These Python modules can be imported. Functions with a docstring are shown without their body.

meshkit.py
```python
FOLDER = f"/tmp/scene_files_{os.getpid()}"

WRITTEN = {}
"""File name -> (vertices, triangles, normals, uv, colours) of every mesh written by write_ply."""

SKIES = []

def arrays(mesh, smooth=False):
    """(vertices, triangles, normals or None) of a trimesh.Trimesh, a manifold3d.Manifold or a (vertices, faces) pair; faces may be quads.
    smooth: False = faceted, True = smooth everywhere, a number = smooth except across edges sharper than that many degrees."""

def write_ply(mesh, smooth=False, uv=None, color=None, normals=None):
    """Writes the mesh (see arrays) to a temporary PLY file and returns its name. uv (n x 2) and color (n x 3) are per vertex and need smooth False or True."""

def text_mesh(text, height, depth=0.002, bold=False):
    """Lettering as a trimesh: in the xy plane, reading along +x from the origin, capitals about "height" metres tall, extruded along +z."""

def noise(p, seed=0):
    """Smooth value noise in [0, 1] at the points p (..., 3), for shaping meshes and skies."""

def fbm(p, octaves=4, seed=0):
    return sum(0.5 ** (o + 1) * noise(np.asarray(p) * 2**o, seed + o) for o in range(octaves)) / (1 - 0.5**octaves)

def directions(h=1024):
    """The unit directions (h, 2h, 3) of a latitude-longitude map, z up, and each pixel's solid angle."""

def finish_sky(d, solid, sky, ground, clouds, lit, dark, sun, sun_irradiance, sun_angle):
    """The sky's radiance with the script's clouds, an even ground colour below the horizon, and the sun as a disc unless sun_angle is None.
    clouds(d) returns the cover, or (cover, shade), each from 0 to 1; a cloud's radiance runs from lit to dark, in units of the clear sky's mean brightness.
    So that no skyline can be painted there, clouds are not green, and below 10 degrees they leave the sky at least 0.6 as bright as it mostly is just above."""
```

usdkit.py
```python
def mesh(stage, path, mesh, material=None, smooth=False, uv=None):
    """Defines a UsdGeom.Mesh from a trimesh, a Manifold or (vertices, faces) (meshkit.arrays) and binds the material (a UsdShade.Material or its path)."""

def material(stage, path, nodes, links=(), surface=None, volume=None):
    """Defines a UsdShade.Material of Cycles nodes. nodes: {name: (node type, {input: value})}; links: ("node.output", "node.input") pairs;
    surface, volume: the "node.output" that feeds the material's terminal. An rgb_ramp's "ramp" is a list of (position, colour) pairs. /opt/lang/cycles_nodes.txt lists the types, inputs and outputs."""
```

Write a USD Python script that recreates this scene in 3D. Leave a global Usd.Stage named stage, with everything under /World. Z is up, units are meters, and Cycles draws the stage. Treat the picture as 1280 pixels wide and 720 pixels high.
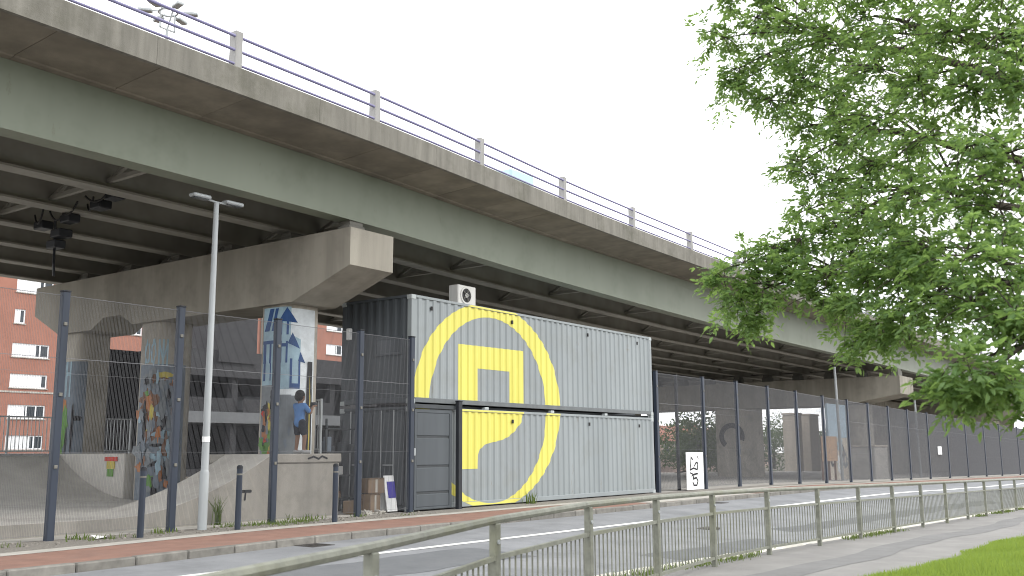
import math, random
import numpy as np, trimesh, manifold3d as m3
import shapely.geometry as sg
from shapely.ops import unary_union
from shapely import affinity
from scipy.interpolate import PchipInterpolator
import usdkit, meshkit
from pxr import Usd, UsdGeom, UsdLux, UsdShade, Gf, Sdf

stage = Usd.Stage.CreateInMemory()
UsdGeom.SetStageUpAxis(stage, UsdGeom.Tokens.z)
UsdGeom.Xform.Define(stage, '/World')
RNG = np.random.default_rng(7); random.seed(7)

# ------------------------------------------------------------------ camera
CAM = np.array([-17.714, -16.173, 1.407]); YAW, PITCH, ROLL, FPX = 0.933876, 0.164999, -0.0061377, 1227.25
EXPOSURE = 0.8
fwd = np.array([math.sin(YAW)*math.cos(PITCH), math.cos(YAW)*math.cos(PITCH), math.sin(PITCH)])
r0 = np.array([math.cos(YAW), -math.sin(YAW), 0]); u0 = np.cross(r0, fwd)
rt = math.cos(ROLL)*r0 + math.sin(ROLL)*u0; up = -math.sin(ROLL)*r0 + math.cos(ROLL)*u0
cam = UsdGeom.Camera.Define(stage, '/World/camera')
M = Gf.Matrix4d(*rt, 0, *up, 0, *(-fwd), 0, *CAM, 1)
cam.AddTransformOp().Set(M)
cam.CreateHorizontalApertureAttr(36.0); cam.CreateFocalLengthAttr(36.0*FPX/1280)
cam.CreateFStopAttr(3.2); cam.CreateFocusDistanceAttr(24.0)
cam.CreateExposureAttr(EXPOSURE); cam.CreateClippingRangeAttr((0.05, 5000))

# ------------------------------------------------------------------ sky and sun (bright overcast)
SUN_DIR = np.array([0.62, -0.66, 0.80]); SUN_DIR /= np.linalg.norm(SUN_DIR)
SKY_STRENGTH, CLOUD = 0.15, 9.0
usdkit.material(stage, '/World/Looks/sky', {
    's': ('sky_texture', {'sky_type': 'single_scattering', 'sun_disc': False, 'sun_elevation': math.asin(SUN_DIR[2]), 'sun_rotation': math.atan2(SUN_DIR[0], SUN_DIR[1])}),
    'tc': ('texture_coordinate', {}), 'n': ('noise_texture', {'scale': 2.2, 'detail': 5, 'roughness': 0.6}),
    'cr': ('rgb_ramp', {'ramp': [(0.25, (CLOUD*0.92, CLOUD*0.95, CLOUD)), (0.75, (CLOUD*1.12, CLOUD*1.12, CLOUD*1.12))]}),
    'mr': ('map_range', {'from_min': 0.2, 'from_max': 0.5, 'to_min': 0.86, 'to_max': 1.0, 'clamp': True}),
    'mx': ('mix_color', {}), 'b': ('background_shader', {'strength': SKY_STRENGTH})},
    [('tc.generated', 'n.vector'), ('n.fac', 'cr.fac'), ('n.fac', 'mr.value'), ('mr.result', 'mx.fac'), ('s.color', 'mx.a'), ('cr.color', 'mx.b'), ('mx.result', 'b.color')], surface='b.background')
dome = UsdLux.DomeLight.Define(stage, '/World/sky')
UsdShade.MaterialBindingAPI.Apply(dome.GetPrim()).Bind(UsdShade.Material.Get(stage, '/World/Looks/sky'))
sun = UsdLux.DistantLight.Define(stage, '/World/sun')
sun.CreateIntensityAttr(0.34); sun.CreateAngleAttr(20.0); sun.CreateColorAttr(Gf.Vec3f(1, 0.97, 0.92))
sun.GetPrim().CreateAttribute('inputs:normalize', Sdf.ValueTypeNames.Bool).Set(True)
zA = SUN_DIR; xA = np.cross([0, 0, 1], zA); xA /= np.linalg.norm(xA); yA = np.cross(zA, xA)
sun.AddTransformOp().Set(Gf.Matrix4d(*xA, 0, *yA, 0, *zA, 0, 0, 0, 60, 1))

# ------------------------------------------------------------------ materials
MATS = {}
def mat(name, col, col2=None, rough=0.75, scale=3.0, streak=False, bump=0.0, bscale=60.0, metal=0.0, spec=0.3, stain=None, rand=0.0, rust=None, detail=6.0):
    """plain surface with a two-tone mottling, optional vertical rain streaks, stains, fine relief"""
    c1 = np.array(col, float); c2 = np.array(col2 if col2 is not None else c1*0.75, float)
    n = {'g': ('geometry', {}), 'm': ('mapping', {'scale': (scale, scale, scale*0.12) if streak else (scale,)*3}),
         'a': ('noise_texture', {'scale': 1.0, 'detail': detail, 'roughness': 0.62}), 'r': ('rgb_ramp', {'ramp': [(0.3, tuple(c2)), (0.68, tuple(c1))]}),
         'p': ('principled_bsdf', {'roughness': rough, 'metallic': metal, 'specular_ior_level': spec})}
    l = [('g.position', 'm.vector'), ('m.vector', 'a.vector'), ('a.fac', 'r.fac')]
    out = 'r.color'
    if stain is not None:
        n |= {'sn': ('noise_texture', {'scale': 0.8, 'detail': 5, 'roughness': 0.7}), 'sm': ('map_range', {'from_min': 0.5, 'from_max': 0.72, 'to_min': 0, 'to_max': 0.75, 'clamp': True}), 'sx': ('mix_color', {'b': tuple(stain)})}
        l += [('g.position', 'sn.vector'), ('sn.fac', 'sm.value'), ('sm.result', 'sx.fac'), (out, 'sx.a')]; out = 'sx.result'
    if rust is not None:
        n |= {'un': ('noise_texture', {'scale': 2.6, 'detail': 8, 'roughness': 0.75}), 'us': ('mapping', {'scale': (1, 1, .35)}), 'um': ('map_range', {'from_min': 0.62, 'from_max': 0.70, 'to_min': 0, 'to_max': 0.8, 'clamp': True}), 'ux': ('mix_color', {'b': tuple(rust)})}
        l += [('g.position', 'us.vector'), ('us.vector', 'un.vector'), ('un.fac', 'um.value'), ('um.result', 'ux.fac'), (out, 'ux.a')]; out = 'ux.result'
    if rand:
        n |= {'oi': ('object_info', {}), 'rm': ('map_range', {'from_min': 0, 'from_max': 1, 'to_min': 1-rand, 'to_max': 1+rand}), 'hs': ('hsv', {})}
        l += [('oi.random', 'rm.value'), ('rm.result', 'hs.value'), (out, 'hs.color')]; out = 'hs.color'
    l.append((out, 'p.base_color'))
    if bump:
        n |= {'bn': ('noise_texture', {'scale': bscale, 'detail': 4}), 'bp': ('bump', {'strength': bump, 'distance': 0.02})}
        l += [('g.position', 'bn.vector'), ('bn.fac', 'bp.height'), ('bp.normal', 'p.normal')]
    MATS[name] = usdkit.material(stage, '/World/Looks/' + name, n, l, surface='p.BSDF')
    return MATS[name]

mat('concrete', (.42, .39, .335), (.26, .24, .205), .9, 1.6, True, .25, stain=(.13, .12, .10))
mat('parapet_concrete', (.195, .185, .160), (.12, .114, .098), .92, 4.6, True, .3, stain=(.085, .082, .062))
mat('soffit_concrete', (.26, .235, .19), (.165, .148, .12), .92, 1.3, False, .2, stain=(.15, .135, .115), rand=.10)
mat('cap_concrete', (.30, .28, .235), (.20, .185, .155), .9, 1.4, True, .25, stain=(.17, .155, .13))
mat('deck_concrete', (.20, .19, .165), (.13, .125, .11), .95, 1.0)
mat('girder_paint', (.225, .248, .195), (.190, .210, .163), .55, .5, True, .04, 8, stain=(.165, .185, .138), rust=(.165, .168, .12))
mat('inner_steel', (.32, .31, .275), (.22, .21, .185), .7, 1.0, False, .1)
mat('inner_web', (.17, .165, .145), (.12, .115, .10), .8, 1.0, True)
mat('rail_paint', (.19, .18, .30), (.14, .13, .23), .5, 4)
mat('rail_post', (.30, .295, .285), (.22, .215, .205), .85, 5, True)
mat('container_grey', (.238, .260, .266), (.202, .222, .228), .5, 1.2, True, .05, 20, stain=(.20, .212, .205), rust=(.17, .14, .11))
mat('container_yellow', (.60, .55, .12), (.53, .485, .10), .5, 1.5, True, .05, 20)
mat('container_slate', (.070, .079, .087), (.050, .057, .063), .5, 1.5, True, .05, 20)
mat('container_frame', (.40, .43, .43), (.30, .32, .32), .55, 3, True)
mat('rail_grey', (.13, .14, .145), (.09, .098, .10), .6, 3, True)
mat('seam_dark', (.05, .055, .06), (.035, .04, .042), .6, 4)
mat('black_paint', (.02, .022, .026), (.014, .015, .018), .5, 4)
mat('vent_dark', (.03, .03, .03), (.02, .02, .02), .7, 4)
mat('fence_navy', (.030, .038, .055), (.020, .026, .038), .45, 5, True)
mat('fence_wire', (.165, .167, .175), (.125, .127, .134), .5, 8)
mat('galvanised', (.36, .38, .385), (.28, .295, .30), .5, 6, True, metal=.2)
mat('guard_rail', (.195, .20, .165), (.12, .123, .10), .6, 9, False, .2, 120, stain=(.15, .15, .09))
mat('asphalt', (.225, .23, .238), (.165, .17, .178), .9, .9, False, .5, 160, stain=(.135, .14, .145), rust=(.12, .122, .125))
mat('asphalt_patch', (.135, .14, .146), (.105, .11, .115), .9, 1.6, False, .5, 160)
mat('cast_iron', (.06, .055, .05), (.035, .032, .03), .6, 8, False, .4, 60)
mat('footpath', (.22, .214, .203), (.165, .16, .153), .93, 1.1, False, .5, 140, stain=(.17, .165, .16))
mat('footpath_patch', (.165, .163, .16), (.13, .128, .125), .93, 2, False, .5, 140)
mat('red_paving', (.25, .143, .108), (.175, .102, .08), .9, 2.2, False, .4, 90, stain=(.20, .13, .105))
mat('pale_edging', (.42, .40, .36), (.30, .285, .255), .9, 3, False, .3, 90)
mat('gravel', (.27, .25, .22), (.13, .12, .105), .95, 22, False, 1.0, 60)
mat('kerb_stone', (.20, .19, .17), (.12, .114, .102), .9, 5, False, .3, 90, rand=.14)
mat('kerb_pale', (.58, .56, .50), (.44, .42, .37), .9, 5, False, .3, 90, rand=.10)
mat('road_paint', (.74, .74, .71), (.56, .56, .54), .7, 9, rust=(.30, .30, .31))
mat('park_concrete', (.46, .44, .405), (.36, .345, .315), .85, 1.2, False, .2, 40, stain=(.31, .295, .27))
mat('ramp_side', (.33, .31, .275), (.23, .215, .19), .9, 1.5, True, .3, stain=(.17, .16, .14))
mat('soil', (.12, .105, .08), (.07, .06, .045), .95, 2, False, .5, 20)
mat('brick_wall_far', (.31, .145, .105), (.25, .115, .082), .85, .6)
mat('window_white', (.80, .81, .82), (.72, .73, .75), .5, 2)
mat('dark_cladding', (.022, .022, .024), (.014, .014, .016), .6, 1)
mat('grey_cladding', (.125, .13, .135), (.095, .10, .105), .7, 1)
mat('glass_dark', (.05, .06, .07), (.03, .035, .04), .2, .4, spec=.25)
mat('cardboard', (.20, .145, .10), (.15, .108, .075), .85, 4)
mat('sign_purple', (.05, .04, .30), (.04, .03, .24), .5, 3)
mat('white_paint', (.80, .80, .79), (.70, .70, .69), .6, 3)
mat('plastic_white', (.52, .515, .49), (.45, .44, .42), .5, 5, True)
mat('wood_board', (.42, .27, .16), (.32, .20, .115), .8, 3, True)
mat('bark', (.075, .062, .048), (.035, .03, .024), .95, 9, True, .8, 40)
mat('skin', (.20, .115, .075), (.18, .10, .065), .6, 6)
mat('hair', (.012, .010, .009), (.008, .007, .006), .7, 20)
mat('shirt_blue', (.085, .19, .40), (.07, .15, .32), .85, 6)
mat('shorts_dark', (.02, .022, .03), (.014, .015, .02), .85, 6)
mat('shoe', (.30, .30, .30), (.2, .2, .2), .7, 6)
mat('van_blue', (.36, .49, .50), (.32, .44, .45), .35, 1, spec=.5)
mat('tyre', (.02, .02, .02), (.014, .014, .014), .85, 6)
mat('roof_tile', (.30, .12, .085), (.22, .09, .065), .85, 3)
mat('render_pink', (.52, .40, .36), (.44, .33, .30), .85, 1)
mat('pier_beige', (.50, .45, .38), (.38, .34, .28), .9, 1.5, True)
mat('panel_blue', (.36, .47, .55), (.30, .40, .48), .8, 1)
for nm, c in dict(graf_blue=(.03, .075, .20), graf_sky=(.30, .42, .49), graf_white=(.66, .70, .72), graf_grey=(.20, .22, .235), graf_orange=(.40, .16, .06), graf_yellow=(.48, .40, .09),
                  graf_green=(.12, .26, .06), graf_black=(.022, .022, .025), graf_steel=(.17, .20, .235), graf_brown=(.17, .09, .055), graf_red=(.45, .05, .035)).items():
    mat(nm, c, np.array(c)*.72, .8, 3.5)
def leaf_mat(name, c1, c2, c3, tr, w=.45):
    MATS[name] = usdkit.material(stage, '/World/Looks/' + name, {
        'g': ('geometry', {}), 'r': ('rgb_ramp', {'ramp': [(0, c1), (.55, c2), (1, c3)]}), 'p': ('principled_bsdf', {'roughness': .55, 'specular_ior_level': .25}),
        't': ('translucent_bsdf', {'color': tr}), 'x': ('mix_closure', {'fac': w})},
        [('g.random_per_island', 'r.fac'), ('r.color', 'p.base_color'), ('p.BSDF', 'x.closure1'), ('t.BSDF', 'x.closure2')], surface='x.closure')
leaf_mat('ash_leaf', (.055, .10, .032), (.10, .165, .05), (.21, .28, .11), (.31, .46, .12), .54)
leaf_mat('far_leaf', (.05, .08, .025), (.08, .12, .035), (.14, .17, .05), (.12, .18, .04), .3)
leaf_mat('grass_blade', (.105, .17, .03), (.18, .25, .045), (.33, .33, .11), (.33, .43, .07), .42)
leaf_mat('weed_leaf', (.08, .12, .03), (.13, .17, .04), (.22, .22, .06), (.20, .25, .05), .3)

# ------------------------------------------------------------------ helpers
USED = {}
def pname(parent, name):
    k = (parent, name); n = USED.get(k, 0); USED[k] = n+1
    return f'{parent}/{name}' if n == 0 else f'{parent}/{name}_{n:03d}'
def tag(prim, label=None, cat=None, group=None, kind=None):
    for k, v in (('label', label), ('category', cat), ('group', group), ('kind', kind)):
        if v: prim.SetCustomDataByKey(k, v)
    return prim
BASE = {}
def thing(name, label, cat, base=(0, 0, 0), group=None, kind=None):
    path = pname('/World', name); x = UsdGeom.Xform.Define(stage, path); x.AddTranslateOp().Set(Gf.Vec3d(*map(float, base)))
    BASE[path] = np.array(base, float); tag(x.GetPrim(), label, cat, group, kind); return path
def part(parent, name, mesh, m, smooth=False, label=None, kind=None):
    """one Mesh prim; mesh in world coordinates"""
    path = pname(parent, name); b = BASE.get(parent, np.zeros(3))
    if isinstance(mesh, MB): mesh = mesh.get()
    if hasattr(mesh, 'to_mesh'):
        a = mesh.to_mesh(); mesh = (a.vert_properties[:, :3], a.tri_verts)
    v, f = (mesh if isinstance(mesh, tuple) else (mesh.vertices, mesh.faces))
    usdkit.mesh(stage, path, (np.asarray(v, float)-b, np.asarray(f)), MATS[m], smooth)
    BASE[path] = b; tag(stage.GetPrimAtPath(path), label, None, None, kind); return path
def solo(name, mesh, m, label=None, cat=None, kind=None, smooth=False, group=None):
    p = part('/World', name, mesh, m, smooth); tag(stage.GetPrimAtPath(p), label, cat, group, kind); return p
def structure(name, mesh, m): return solo(name, mesh, m, kind='structure')
class MB:
    def __init__(s): s.v, s.f, s.n = [], [], 0
    def add(s, v, f):
        v = np.asarray(v, float); f = np.asarray(f, int)
        if f.shape[1] == 4: f = np.vstack([f[:, [0, 1, 2]], f[:, [0, 2, 3]]])
        s.v.append(v); s.f.append(f+s.n); s.n += len(v); return s
    def mesh(s, t): return s.add(t.vertices, t.faces)
    def box(s, x0, x1, y0, y1, z0, z1):
        v = [(x, y, z) for z in (z0, z1) for y in (y0, y1) for x in (x0, x1)]
        return s.add(v, [(0, 2, 3, 1), (4, 5, 7, 6), (0, 1, 5, 4), (2, 6, 7, 3), (0, 4, 6, 2), (1, 3, 7, 5)])
    def cbox(s, x0, x1, y0, y1, z0, z1, c=.01):
        """box with chamfered edges"""
        pts = []
        for sx in (0, 1):
            for sy in (0, 1):
                for sz in (0, 1):
                    P = np.array([(x0, x1)[sx], (y0, y1)[sy], (z0, z1)[sz]], float); D = np.array([1-2*sx, 1-2*sy, 1-2*sz])*c
                    for k in range(3):
                        Q = P+D; Q[k] = P[k]; pts.append(Q)
        h = trimesh.convex.convex_hull(np.array(pts)); return s.mesh(h)
    def bar(s, a, b, w, h=None, upv=(0, 0, 1)):
        a, b = np.array(a, float), np.array(b, float); d = b-a; d /= np.linalg.norm(d); u = np.cross(d, upv)
        if np.linalg.norm(u) < 1e-6: u = np.cross(d, (1, 0, 0))
        u /= np.linalg.norm(u); w2 = np.cross(u, d); h = w if h is None else h
        v = [p+u*sx*w/2+w2*sz*h/2 for p in (a, b) for sx, sz in ((-1, -1), (1, -1), (1, 1), (-1, 1))]
        return s.add(v, [(0, 1, 2, 3), (7, 6, 5, 4), (0, 4, 5, 1), (1, 5, 6, 2), (2, 6, 7, 3), (3, 7, 4, 0)])
    def tube(s, pts, r, n=8, caps=True):
        pts = np.array(pts, float); r = np.broadcast_to(np.asarray(r, float), (len(pts),)); t = np.gradient(pts, axis=0); t /= np.linalg.norm(t, axis=1, keepdims=True)
        ref = np.array([0, 0, 1.0]) if abs(t[:, 2]).max() < .95 else np.array([.3, 1.0, .1]); V = []
        for p, d, q in zip(pts, t, r):
            u = np.cross(d, ref); u /= np.linalg.norm(u); w = np.cross(d, u)
            V += [p+q*(math.cos(a)*u+math.sin(a)*w) for a in np.arange(n)*2*math.pi/n]
        F = [(i*n+k, (i+1)*n+k, (i+1)*n+(k+1) % n, i*n+(k+1) % n) for i in range(len(pts)-1) for k in range(n)]
        s.add(V, F)
        if caps:
            for i, sgn in ((0, 1), (len(pts)-1, -1)):
                ring = V[i*n:(i+1)*n]; s.add(ring+[pts[i]], [(k, (k+1) % n, n)[::sgn] for k in range(n)])
        return s
    def loft(s, prof, xs):
        """prof(x) -> closed list of (y, z); swept along x with end caps"""
        P = [prof(x) for x in xs]; n = len(P[0]); V = [(x, y, z) for x, pr in zip(xs, P) for y, z in pr]
        F = [(i*n+k, i*n+(k+1) % n, (i+1)*n+(k+1) % n, (i+1)*n+k) for i in range(len(xs)-1) for k in range(n)]
        s.add(V, F)
        tv, tf = trimesh.creation.triangulate_polygon(sg.Polygon(P[0]), engine='earcut')
        for x, pr, o in ((xs[0], P[0], 1), (xs[-1], P[-1], -1)):
            tv, tf = trimesh.creation.triangulate_polygon(sg.Polygon(pr), engine='earcut'); s.add([(x, a, b) for a, b in tv], tf[:, ::o])
        return s
    def get(s): return np.vstack(s.v), np.vstack(s.f)
def extrude(poly, axis, a, b):
    """shapely polygon swept from a to b: axis 'y' -> polygon is (x,z); 'x' -> (y,z); 'z' -> (x,y)"""
    if poly.geom_type != 'Polygon':
        mb = MB()
        for g in poly.geoms: mb.add(*extrude(g, axis, a, b))
        return mb.get()
    t = trimesh.creation.extrude_polygon(poly, b-a, engine='earcut'); v = t.vertices.copy(); f = t.faces
    if axis == 'y': v = np.stack([v[:, 0], v[:, 2]+a, v[:, 1]], 1); f = f[:, ::-1]
    elif axis == 'x': v = np.stack([v[:, 2]+a, v[:, 0], v[:, 1]], 1)
    else: v = v+[0, 0, a]
    return v, f
def smoothstep(a, b, t): t = np.clip((t-a)/(b-a), 0, 1); return t*t*(3-2*t)

# ------------------------------------------------------------------ terrain
def zfar(x): x = np.asarray(x, float); return np.where(x < 18, 0, -.0145*np.minimum(x-18, 150)) * smoothstep(14, 30, x)
def znear(x): x = np.asarray(x, float); return -.13-.0175*np.clip(x+9, 0, 150)*1.0
def G(x, y): return zfar(x)+(znear(x)-zfar(x))*(1-smoothstep(-9.4, -3.6, np.asarray(y, float)))
def sheet(xs, ys, off, edge=None):
    """grid on the terrain; off(x,y) or number"""
    X, Y = np.meshgrid(xs, ys, indexing='ij')
    if edge is not None: Y = edge(X, Y)
    Z = G(X, Y)+off; n, m = X.shape; V = np.stack([X, Y, Z], -1).reshape(-1, 3)
    I = np.arange(n*m).reshape(n, m); return V, np.stack([I[:-1, :-1], I[1:, :-1], I[1:, 1:], I[:-1, 1:]], -1).reshape(-1, 4)
XS = np.concatenate([np.arange(-60, 120, 1.5), np.arange(120, 261, 20)])
far_x = np.concatenate([[-600, -300, -120], np.arange(-60, 121, 3), [160, 260, 420, 700, 1200]])
far_y = np.concatenate([[-600, -200, -60], np.arange(-30, 1, 1.0), [4, 12, 30, 80, 200, 500, 900]])
structure('ground', sheet(far_x, far_y, -.24), 'soil')
structure('road', sheet(XS, np.linspace(-9.32, -3.10, 9), -.11), 'asphalt')
structure('skatepark_floor', sheet(np.arange(-40, 121, 4), np.array([-.02, 4, 10, 20, 32]), -.004), 'park_concrete')
fl = lambda x: -.62*(1-smoothstep(-11.5, -4.5, np.asarray(x, float)))   # the pavement widens to the left
XP = np.concatenate([np.arange(-60, -14, 1.5), np.arange(-14, -3, .5), np.arange(-3, 120, 1.5), np.arange(120, 261, 20)])
structure('gravel_strip', sheet(XP, np.array([-1.02, -.5, .02]), .0, lambda X, Y: Y+fl(X)*(Y < -.9)), 'gravel')
structure('pale_edging', sheet(XP, np.array([-1.42, -1.0]), .006, lambda X, Y: Y+fl(X)), 'pale_edging')
pav = structure('far_pavement', sheet(XP, np.array([-3.05, -2.2, -1.40]), .002, lambda X, Y: Y+fl(X)), 'red_paving')
structure('crossover', sheet(np.arange(6.5, 13.6, .5), np.array([-3.0, -2.2, -1.44]), .006), 'pale_edging')
structure('near_footpath', sheet(XS, np.array([-13.6, -12, -11, -10, -9.5]), .0), 'footpath')
structure('footpath_patch', sheet(np.arange(-12, 40, 1.0), np.linspace(-11.3, -10.75, 3), .004, lambda X, Y: Y+.10*np.sin(X*.6)+.05*np.sin(X*1.7+1)), 'footpath_patch')
structure('road_marking', sheet(np.arange(-60, 150, 1.5), np.array([-5.22, -5.08]), -.105), 'road_paint')
wob = lambda X, Y: Y+.05*np.sin(X*1.9)+.03*np.sin(X*4.7+1)
structure('road_patch', sheet(np.arange(-9.5, -4.4, .35), np.linspace(-6.9, -5.6, 3), -.106, wob), 'asphalt_patch')
structure('road_patch', sheet(np.arange(4, 27, .5), np.linspace(-7.9, -7.3, 3), -.106, wob), 'asphalt_patch')
structure('road_patch', sheet(np.arange(-3, 2.2, .4), np.linspace(-8.9, -7.9, 3), -.106, wob), 'asphalt_patch')
for i, (x, l) in enumerate(((-6.2, 'iron gully grate by the far kerb near the street lamp'), (9.4, 'iron gully grate by the far kerb before the grey container end'))):
    gg = thing('gully_grate', l, 'drain', (x, -3.55, -.11)); z = float(G(x, -3.55))-.102
    part(gg, 'frame', MB().box(x-.24, x+.24, -3.78, -3.73, z-.03, z).box(x-.24, x+.24, -3.36, -3.31, z-.03, z).box(x-.24, x-.2, -3.73, -3.36, z-.03, z).box(x+.2, x+.24, -3.73, -3.36, z-.03, z), 'cast_iron')
    for k in range(7): part(gg, 'bar', MB().box(x-.17+k*.055, x-.145+k*.055, -3.73, -3.36, z-.03, z-.004), 'cast_iron')
mh = thing('manhole_cover', 'round iron manhole cover set in the road', 'manhole cover', (2.5, -6.4, 0)); z = float(G(2.5, -6.4))-.103
part(mh, 'cover', trimesh.creation.cylinder(.29, .02, sections=32).apply_translation((2.5, -6.4, z-.01)), 'cast_iron'); part(mh, 'rim', trimesh.creation.annulus(.30, .35, .02).apply_translation((2.5, -6.4, z-.011)), 'cast_iron')
# kerbs: every stone its own piece
kf = thing('far_kerb', None, None, kind='structure'); kn = thing('near_kerb', None, None, kind='structure')
def kerb(parent, y0, y1, m, xs, L):
    for i, x in enumerate(xs):
        z = float(G(x+L/2, (y0+y1)/2)); j = RNG.normal(0, .004, 2)
        v, f = MB().cbox(x+.006, x+L-.006, y0+j[0], y1+j[0], z-.25, z+.010+j[1], .018).get()
        if parent == kf: v[:, 1] += fl(v[:, 0])
        part(parent, 'kerb_stone', (v, f), m)
kerb(kf, -3.20, -3.045, 'kerb_stone', np.arange(-16, 60, .915), .915)
kerb(kn, -9.56, -9.30, 'kerb_pale', np.arange(-20, 60, .915), .915)
for p, y0, y1, m in ((kf, -3.2, -3.05, 'kerb_stone'), (kn, -9.55, -9.3, 'kerb_pale')):
    part(p, 'kerb_run', MB().loft(lambda x: [(y0, float(G(x, y0))-.25), (y1, float(G(x, y1))-.25), (y1, float(G(x, y1))+.01), (y0, float(G(x, y0))+.01)], list(np.arange(60.5, 140, 4))), m)

# ------------------------------------------------------------------ elevated road bridge
yb = PchipInterpolator([-90, -30, -10, -3, 6, 15.8, 25, 43, 80, 200], [-2.4, -.75, -.55, -.4, .4, 1.0, 1.4, 1.6, 2.4, 6])
zt = PchipInterpolator([-90, -10, -2, 6, 19, 50, 100, 200], [7.7, 7.77, 7.77, 7.88, 8.05, 8.2, 8.3, 8.3])
Y = lambda x, o=0: float(yb(x))+o
WD = lambda x: 15.2+10*float(smoothstep(16, 46, x))   # the deck widens to the right, where a slip road joins
ZB = 6.60; OV = 1.6; GS = 2.2; X0, X1 = -36, 170
xs_b = list(np.arange(X0, X1, 2.5))
br = thing('road_bridge', 'long concrete and green steel flyover crossing above the containers', 'bridge', (0, 0, 0))
part(br, 'deck_slab', MB().loft(lambda x: [(Y(x, -.05), float(zt(x))+.02), (Y(x, WD(x)), float(zt(x))+.02), (Y(x, WD(x)), float(zt(x))+.24), (Y(x, -1.2), float(zt(x))+.24), (Y(x, -1.2), float(zt(x))+.2), (Y(x, -.05), float(zt(x))+.2)], xs_b), 'deck_concrete')
def igirder(o, h):
    def prof(x):
        y, z1 = Y(x, o), float(zt(x)); w = h
        return [(y-w, ZB), (y+w, ZB), (y+w, ZB+.045), (y+.015, ZB+.045), (y+.015, z1-.03), (y+w, z1-.03), (y+w, z1), (y-w, z1), (y-w, z1-.03), (y-.015, z1-.03), (y-.015, ZB+.045), (y-w, ZB+.045)]
    return prof
def front(x):
    y, z1 = Y(x), float(zt(x))
    return [(y-.012, ZB), (y+.42, ZB), (y+.42, ZB+.045), (y+.03, ZB+.045), (y+.03, z1), (y, z1), (y, ZB+.045), (y-.012, ZB+.045)]
part(br, 'edge_girder', MB().loft(front, xs_b), 'girder_paint', label='deep green painted steel edge girder facing the road')
for k in range(1, 7):
    part(br, 'inner_girder', MB().loft(igirder(k*GS, .2), xs_b), 'inner_steel')
for k in range(7, 11):
    part(br, 'inner_girder', MB().loft(igirder(k*GS, .2), [x for x in xs_b if WD(x) > k*GS+.6]), 'inner_steel')
# cross frames: stiffeners, bottom strut and a diagonal between every pair of girders
for i, x in enumerate(np.arange(-24.6, 90, 5.8)):
    for k in range(0, 6):
        a, b = Y(x, k*GS), Y(x, (k+1)*GS); z1 = float(zt(x))
        part(br, 'cross_brace', MB().bar((x, a+.05, ZB+.20), (x, b-.05, ZB+.20), .09, .09).bar((x+.06, a+.06, z1-.12), (x+.06, b-.06, ZB+.26), .075, .075), 'inner_steel')
        part(br, 'web_stiffener', MB().box(x-.012, x+.012, a+.034, a+.17, ZB+.05, z1-.05), 'inner_web')
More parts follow.
